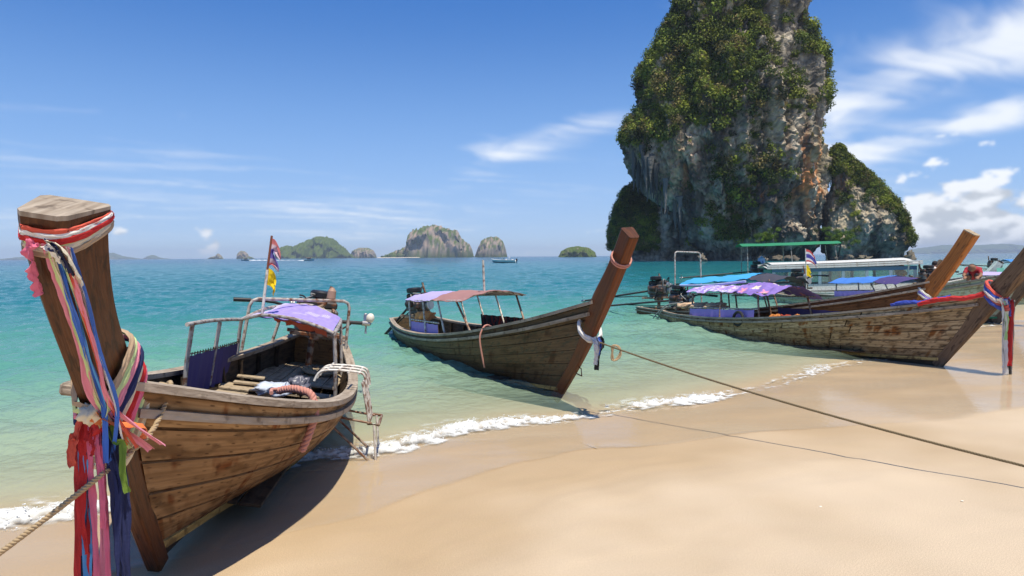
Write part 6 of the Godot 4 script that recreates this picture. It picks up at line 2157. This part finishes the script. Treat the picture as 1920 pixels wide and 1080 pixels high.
func build_speedboat() -> void:
	var t := thing("speedboat", "white speedboat with a black outboard motor, anchored in front of the dome shaped island", "boat", "", Vector3(-2.4, 0, -215.0))
	t.rotation.y = deg_to_rad(172)
	var outline := [[-3.6, 0.95], [-2.0, 1.15], [0.0, 1.2], [1.6, 1.0], [2.8, 0.6], [3.7, 0.03]]
	var hm := MB.new()
	for s in [1.0, -1.0]:
		hm.grid(20, 8, func(u: float, v: float):
			var f := u * (outline.size() - 1)
			var i := mini(int(f), outline.size() - 2)
			var w: float = lerpf(outline[i][1], outline[i + 1][1], f - i)
			var x: float = lerpf(outline[i][0], outline[i + 1][0], f - i)
			return Vector3(x + 0.5 * u * u * v, lerpf(-0.3 + 0.35 * u * u, 0.85 + 0.35 * u * u, v), s * w * pow(v, 0.6)))
	part("hull", hm, flat(0.80, 0.80, 0.80, 0.3), t)
	var band := MB.new()
	for s in [1.0, -1.0]:
		band.grid(20, 2, func(u: float, v: float):
			var f := u * (outline.size() - 1)
			var i := mini(int(f), outline.size() - 2)
			var w: float = lerpf(outline[i][1], outline[i + 1][1], f - i)
			var x: float = lerpf(outline[i][0], outline[i + 1][0], f - i)
			var q := 0.22 + 0.22 * v
			return Vector3(x + 0.5 * u * u * q, lerpf(-0.3 + 0.35 * u * u, 0.85 + 0.35 * u * u, q), s * (w * pow(q, 0.6) + 0.012)))
	part("hull_band", band, flat(0.02, 0.035, 0.09, 0.3), t)
	var deckm := MB.new()
	deckm.grid(20, 6, func(u: float, v: float):
		var f := u * (outline.size() - 1)
		var i := mini(int(f), outline.size() - 2)
		var w: float = lerpf(outline[i][1], outline[i + 1][1], f - i)
		var x: float = lerpf(outline[i][0], outline[i + 1][0], f - i)
		return Vector3(x + 0.5 * u * u, 0.85 + 0.35 * u * u + 0.12 * sin(v * PI) * u - (0.4 if u < 0.5 and v > 0.1 and v < 0.9 else 0.0), lerpf(-w, w, v)))
	part("deck", deckm, flat(0.78, 0.77, 0.74, 0.4), t)
	var wind := MB.new()
	wind.grid(10, 4, func(u: float, v: float): return Vector3(0.9 - 0.55 * v - 0.4 * absf(u - 0.5), 0.95 + 0.55 * v, lerpf(-0.95, 0.95, u) * (1.0 - 0.15 * v)))
	part("windscreen", wind, flat(0.06, 0.08, 0.10, 0.15), t)
	var seat := MB.new()
	for z in [-0.45, 0.45]:
		seat.box(Vector3(-0.6, 0.95, z), Vector3(0.5, 0.5, 0.5), Basis(), 0.08)
	seat.box(Vector3(-2.6, 0.85, 0), Vector3(0.6, 0.5, 1.5), Basis(), 0.1)
	part("seat", seat, flat(0.72, 0.70, 0.66, 0.6), t)
	var arch := MB.new()
	arch.tube(spline([Vector3(-1.5, 0.9, 1.05), Vector3(-1.7, 1.7, 0.9), Vector3(-1.75, 1.95, 0.0), Vector3(-1.7, 1.7, -0.9), Vector3(-1.5, 0.9, -1.05)], 5), 0.05, 7)
	part("arch", arch, flat(0.8, 0.8, 0.8, 0.3), t)
	var motor := MB.new()
	motor.box(Vector3(-4.0, 0.95, 0), Vector3(0.55, 0.75, 0.5), Basis(), 0.12)
	motor.box(Vector3(-4.0, 0.2, 0), Vector3(0.25, 1.1, 0.16), Basis(), 0.04)
	part("outboard_motor", motor, flat(0.015, 0.015, 0.018, 0.3), t)
	# two far craft under way, with the foam of their wakes
	for s in [[-221.0, -555.0, 1.0, 46.0, "small white motorboat trailing a long white wake, left of the flags"], [-143.0, -470.0, -1.0, 5.0, "tiny boat with a short wake, below the long green island"]]:
		var m := thing("motorboat", s[4], "boat", "", Vector3(s[0], 0, s[1]))
		m.rotation.y = 0.0 if s[2] < 0.0 else PI
		var hb := MB.new()
		for e in [1.0, -1.0]:
			hb.grid(12, 5, func(u: float, v: float): return Vector3(-3.5 + 7.5 * u + 0.5 * u * v, lerpf(-0.2, 0.9 + 0.6 * u * u, v), e * 1.2 * sqrt(maxf(0.0, 1.0 - pow(u, 3.0))) * pow(v, 0.6)))
		hb.grid(12, 4, func(u: float, v: float): return Vector3(-3.5 + 7.9 * u, 0.88 + 0.6 * u * u, lerpf(-1.2, 1.2, v) * sqrt(maxf(0.0, 1.0 - pow(u, 3.0)))))
		part("hull", hb, flat(0.72, 0.72, 0.72, 0.4), m)
		var cab := MB.new()
		cab.box(Vector3(0.2, 1.5, 0), Vector3(2.6, 1.0, 1.5), Basis(), 0.2)
		part("cabin", cab, flat(0.10, 0.10, 0.12, 0.5), m)
		var rf := MB.new()
		rf.box(Vector3(-0.2, 2.15, 0), Vector3(3.8, 0.12, 1.9), Basis(), 0.04)
		part("canopy", rf, flat(0.55, 0.20, 0.10, 0.7) if s[2] < 0.0 else flat(0.7, 0.7, 0.7, 0.6), m)
		var wake := MB.new()
		wake.grid(60, 8, func(u: float, v: float): return Vector3(-3.0 - u * s[3], 0.15 + 0.5 * sin(v * PI) * (1.0 - u) * (0.7 + 0.6 * sin(u * 60.0 + v * 7.0)), (v - 0.5) * (3.0 + u * 7.0)))
		for i in wake.v.size():
			wake.v[i] = m.transform * wake.v[i]
		var wk := part("wake_foam", wake, M.foam_solid, self)
		tag(wk, "", "", "", "stuff")

# ---------- surf ----------
func build_foam() -> void:
	M.foam_solid = flat(0.82, 0.85, 0.86, 0.8)
	var fm := StandardMaterial3D.new()
	fm.transparency = BaseMaterial3D.TRANSPARENCY_ALPHA
	fm.albedo_texture = paint(4, 4, func(_x: float, _y: float): return Color.WHITE)
	fm.vertex_color_use_as_albedo = true
	fm.roughness = 0.7
	M.foam = fm
	var n1 := noise(401, 2.6, 4)
	var n2 := noise(402, 0.5, 3)
	var n3 := noise(403, 9.0, 3)
	var cell := noise(404, 5.0, 2, FastNoiseLite.TYPE_CELLULAR)
	cell.cellular_return_type = FastNoiseLite.RETURN_DISTANCE
	# along the water's edge: arc length s, across c from the land to the sea
	var p := []
	for i in range(2, shore.size() - 2):
		p.push_back(Vector3(shore[i].x, 0, shore[i].y))
	var edge := spline(p, 40)
	var run := [0.0]
	for i in range(1, edge.size()):
		run.push_back(run[i - 1] + edge[i].distance_to(edge[i - 1]))
	var mb := MB.new()
	var nu := 1700
	var nv := 56
	var w := nu + 1
	var k := 0
	var beads := []
	var r := RandomNumberGenerator.new()
	r.seed = 55
	for i in w:
		var s: float = run[-1] * i / nu
		while k < run.size() - 2 and run[k + 1] < s:
			k += 1
		var q: Vector3 = edge[k].lerp(edge[k + 1], (s - run[k]) / maxf(run[k + 1] - run[k], 1e-6))
		var tg: Vector3 = (edge[mini(k + 2, edge.size() - 1)] - edge[maxi(k - 1, 0)]).normalized()
		var sea := Vector3(tg.z, 0, -tg.x)
		var wob := 0.30 * n2.get_noise_2d(q.x * 0.9, q.z * 0.9) + 0.07 * n1.get_noise_2d(q.x, q.z)
		# strong behind the nearest boat and in front of the middle one, weak farther along
		var strong := 0.30 + 0.50 * n2.get_noise_2d(q.x * 0.5 + 9.0, q.z * 0.5)
		strong += 0.42 * exp(-pow((q.x + 1.1) / 1.6, 2.0)) + 0.28 * exp(-pow((q.x - 2.0) / 0.9, 2.0)) + 0.25 * exp(-pow((q.x + 4.0) / 1.1, 2.0)) + 0.2 * exp(-pow((q.x - 5.3) / 0.6, 2.0))
		strong -= 0.30 * smoothstep(0.5, 1.2, q.x) * (1.0 - smoothstep(1.5, 2.0, q.x)) + 0.35 * smoothstep(2.4, 4.0, q.x)
		var wide := 0.30 + 0.55 * clampf(strong, 0.0, 1.2)
		for j in nv + 1:
			var c := -0.10 + wide * 1.25 * j / nv
			var pos := q + sea * (c + wob)
			var a := c / wide
			var ridge := exp(-pow((a - 0.25) / 0.22, 2.0))
			var lace := n1.get_noise_3d(pos.x, a * 0.6, pos.z * 1.4) * 0.55 + n3.get_noise_3d(pos.x * 0.8, 0.0, pos.z * 1.2) * 0.55 - cell.get_noise_2d(pos.x * 1.3, pos.z * 1.7) * 0.35
			var al := smoothstep(0.0, 0.75, ridge * 1.0 * strong + 0.22 * (1.0 - a) * strong + lace * 1.35 - 0.20) * smoothstep(-0.10, -0.03, c) * (1.0 - smoothstep(0.75, 1.1, a))
			var y := maxf(sand_height(-c - wob, pos.x, pos.z), 0.012) + 0.014 + ridge * (0.075 * strong + 0.045 * n1.get_noise_2d(pos.x * 2.0, pos.z * 2.0) + 0.035 * n3.get_noise_2d(pos.x, pos.z)) * al
			mb.col = Color(0.74, 0.755, 0.73, al * 0.88)
			mb.vert(Vector3(pos.x, y, pos.z), Vector3.UP, Vector2(s, c))
			if al > 0.35 and r.randf() < 0.32 * strong:
				beads.push_back(Vector3(pos.x + r.randfn() * 0.01, y + absf(r.randfn()) * 0.022 * ridge + 0.004, pos.z + r.randfn() * 0.01))
	var wv := nv + 1
	for i in w:
		for j in nv + 1:
			var du := mb.v[mini(i + 1, nu) * wv + j] - mb.v[maxi(i - 1, 0) * wv + j]
			var dv := mb.v[i * wv + mini(j + 1, nv)] - mb.v[i * wv + maxi(j - 1, 0)]
			var nn := du.cross(dv).normalized()
			mb.n[i * wv + j] = nn if nn.y > 0.0 else -nn
	for i in nu:
		for j in nv:
			var a := i * wv + j
			if mb.c[a].a + mb.c[a + 1].a + mb.c[a + wv].a + mb.c[a + wv + 1].a < 0.02:
				continue
			mb.tri(a, a + 1, a + wv + 1)
			mb.tri(a, a + wv + 1, a + wv)
	var o := part("foam", mb, M.foam, self)
	tag(o, "", "", "", "stuff")
	var drop := MB.new()
	drop.blob(Vector3.ZERO, Vector3.ONE, 3, 0.0, 6, 4)
	var tr := []
	var ti := []
	for b in beads:
		var sc := 0.0025 + 0.006 * pow(r.randf(), 3.0)
		tr.push_back(Transform3D(Basis().scaled(Vector3(sc, sc * 0.8, sc)), b))
		ti.push_back(Color.WHITE)
	scatter("foam_bubbles", drop.mesh(), M.foam_solid, tr, ti, self)
	for sp in [[2.2, -4.7], [3.25, -4.75]]:
		var sh := MB.new()
		sh.blob(Vector3.ZERO, Vector3(0.011, 0.005, 0.008), 9, 0.3, 10, 6)
		var so := part("shell", sh, flat(0.78, 0.72, 0.60, 0.5), self)
		so.position = Vector3(sp[0], sand_height(inland(sp[0], sp[1]), sp[0], sp[1]) + 0.004, sp[1])
		tag(so, "tiny pale shell on the open sand, %s of the two" % ("the left one" if sp[0] < 3.0 else "the right one"), "shell", "shells on the sand")
	# the thin sheet of the last wave that drains off the sand
	var film := StandardMaterial3D.new()
	film.transparency = BaseMaterial3D.TRANSPARENCY_ALPHA
	film.albedo_texture = fm.albedo_texture
	film.vertex_color_use_as_albedo = true
	film.roughness = 0.07
	film.metallic_specular = 0.60
	film.normal_enabled = true
	film.normal_texture = M.sea.normal_texture
	film.normal_scale = 0.06
	film.uv1_triplanar = true
	film.uv1_world_triplanar = true
	film.uv1_scale = Vector3.ONE * 0.5
	var fb := MB.new()
	var fu := 520
	var fv := 70
	k = 0
	for i in fu + 1:
		var s: float = run[-1] * i / fu
		while k < run.size() - 2 and run[k + 1] < s:
			k += 1
		var q: Vector3 = edge[k].lerp(edge[k + 1], (s - run[k]) / maxf(run[k + 1] - run[k], 1e-6))
		var tg: Vector3 = (edge[mini(k + 2, edge.size() - 1)] - edge[maxi(k - 1, 0)]).normalized()
		var land := Vector3(-tg.z, 0, tg.x)
		var reach := 1.2 + 2.8 * smoothstep(1.0, 5.0, q.x) + 0.9 * n2.get_noise_2d(q.x * 0.35, q.z * 0.35)
		for j in fv + 1:
			var c := -0.25 + (reach + 0.25) * j / fv
			var pos := q + land * c
			var al := (0.55 + 0.5 * n2.get_noise_2d(pos.x * 0.9 + 20.0, pos.z * 1.8)) * (1.0 - smoothstep(0.93, 1.0, float(j) / fv)) * smoothstep(0.0, 0.06, float(j) / fv)
			var lace := smoothstep(0.93, 0.985, float(j) / fv) * (1.0 - smoothstep(0.985, 1.0, float(j) / fv))
			var col := Color(0.67, 0.54, 0.37).lerp(Color(0.74, 0.68, 0.56), lace * 0.6)
			col.a = clampf(al * 0.72 + lace * 0.16 * (0.5 + n1.get_noise_2d(pos.x, pos.z)), 0.0, 0.9)
			fb.col = col
			fb.vert(Vector3(pos.x, maxf(sand_height(c, pos.x, pos.z), -0.004) + 0.010, pos.z), Vector3.UP, Vector2(s, c))
	for i in fu:
		for j in fv:
			var a := i * (fv + 1) + j
			fb.tri(a, a + 1, a + fv + 2)
			fb.tri(a, a + fv + 2, a + fv + 1)
	var f := part("water_film", fb, film, self)
	tag(f, "", "", "", "stuff")

func _ready() -> void:
	rng.seed = 7
	set_camera()
	set_sky()
	build_sand()
	build_sea()
	build_rocks()
	build_islands()
	build_foam()
	build_materials()
	build_prints()
	build_first_boat()
	build_second_boat()
	build_third_boat()
	build_fourth_boat()
	build_fifth_boat()
	build_ferry()
	build_green_canopy_boat()
	build_right_boats()
	build_speedboat()
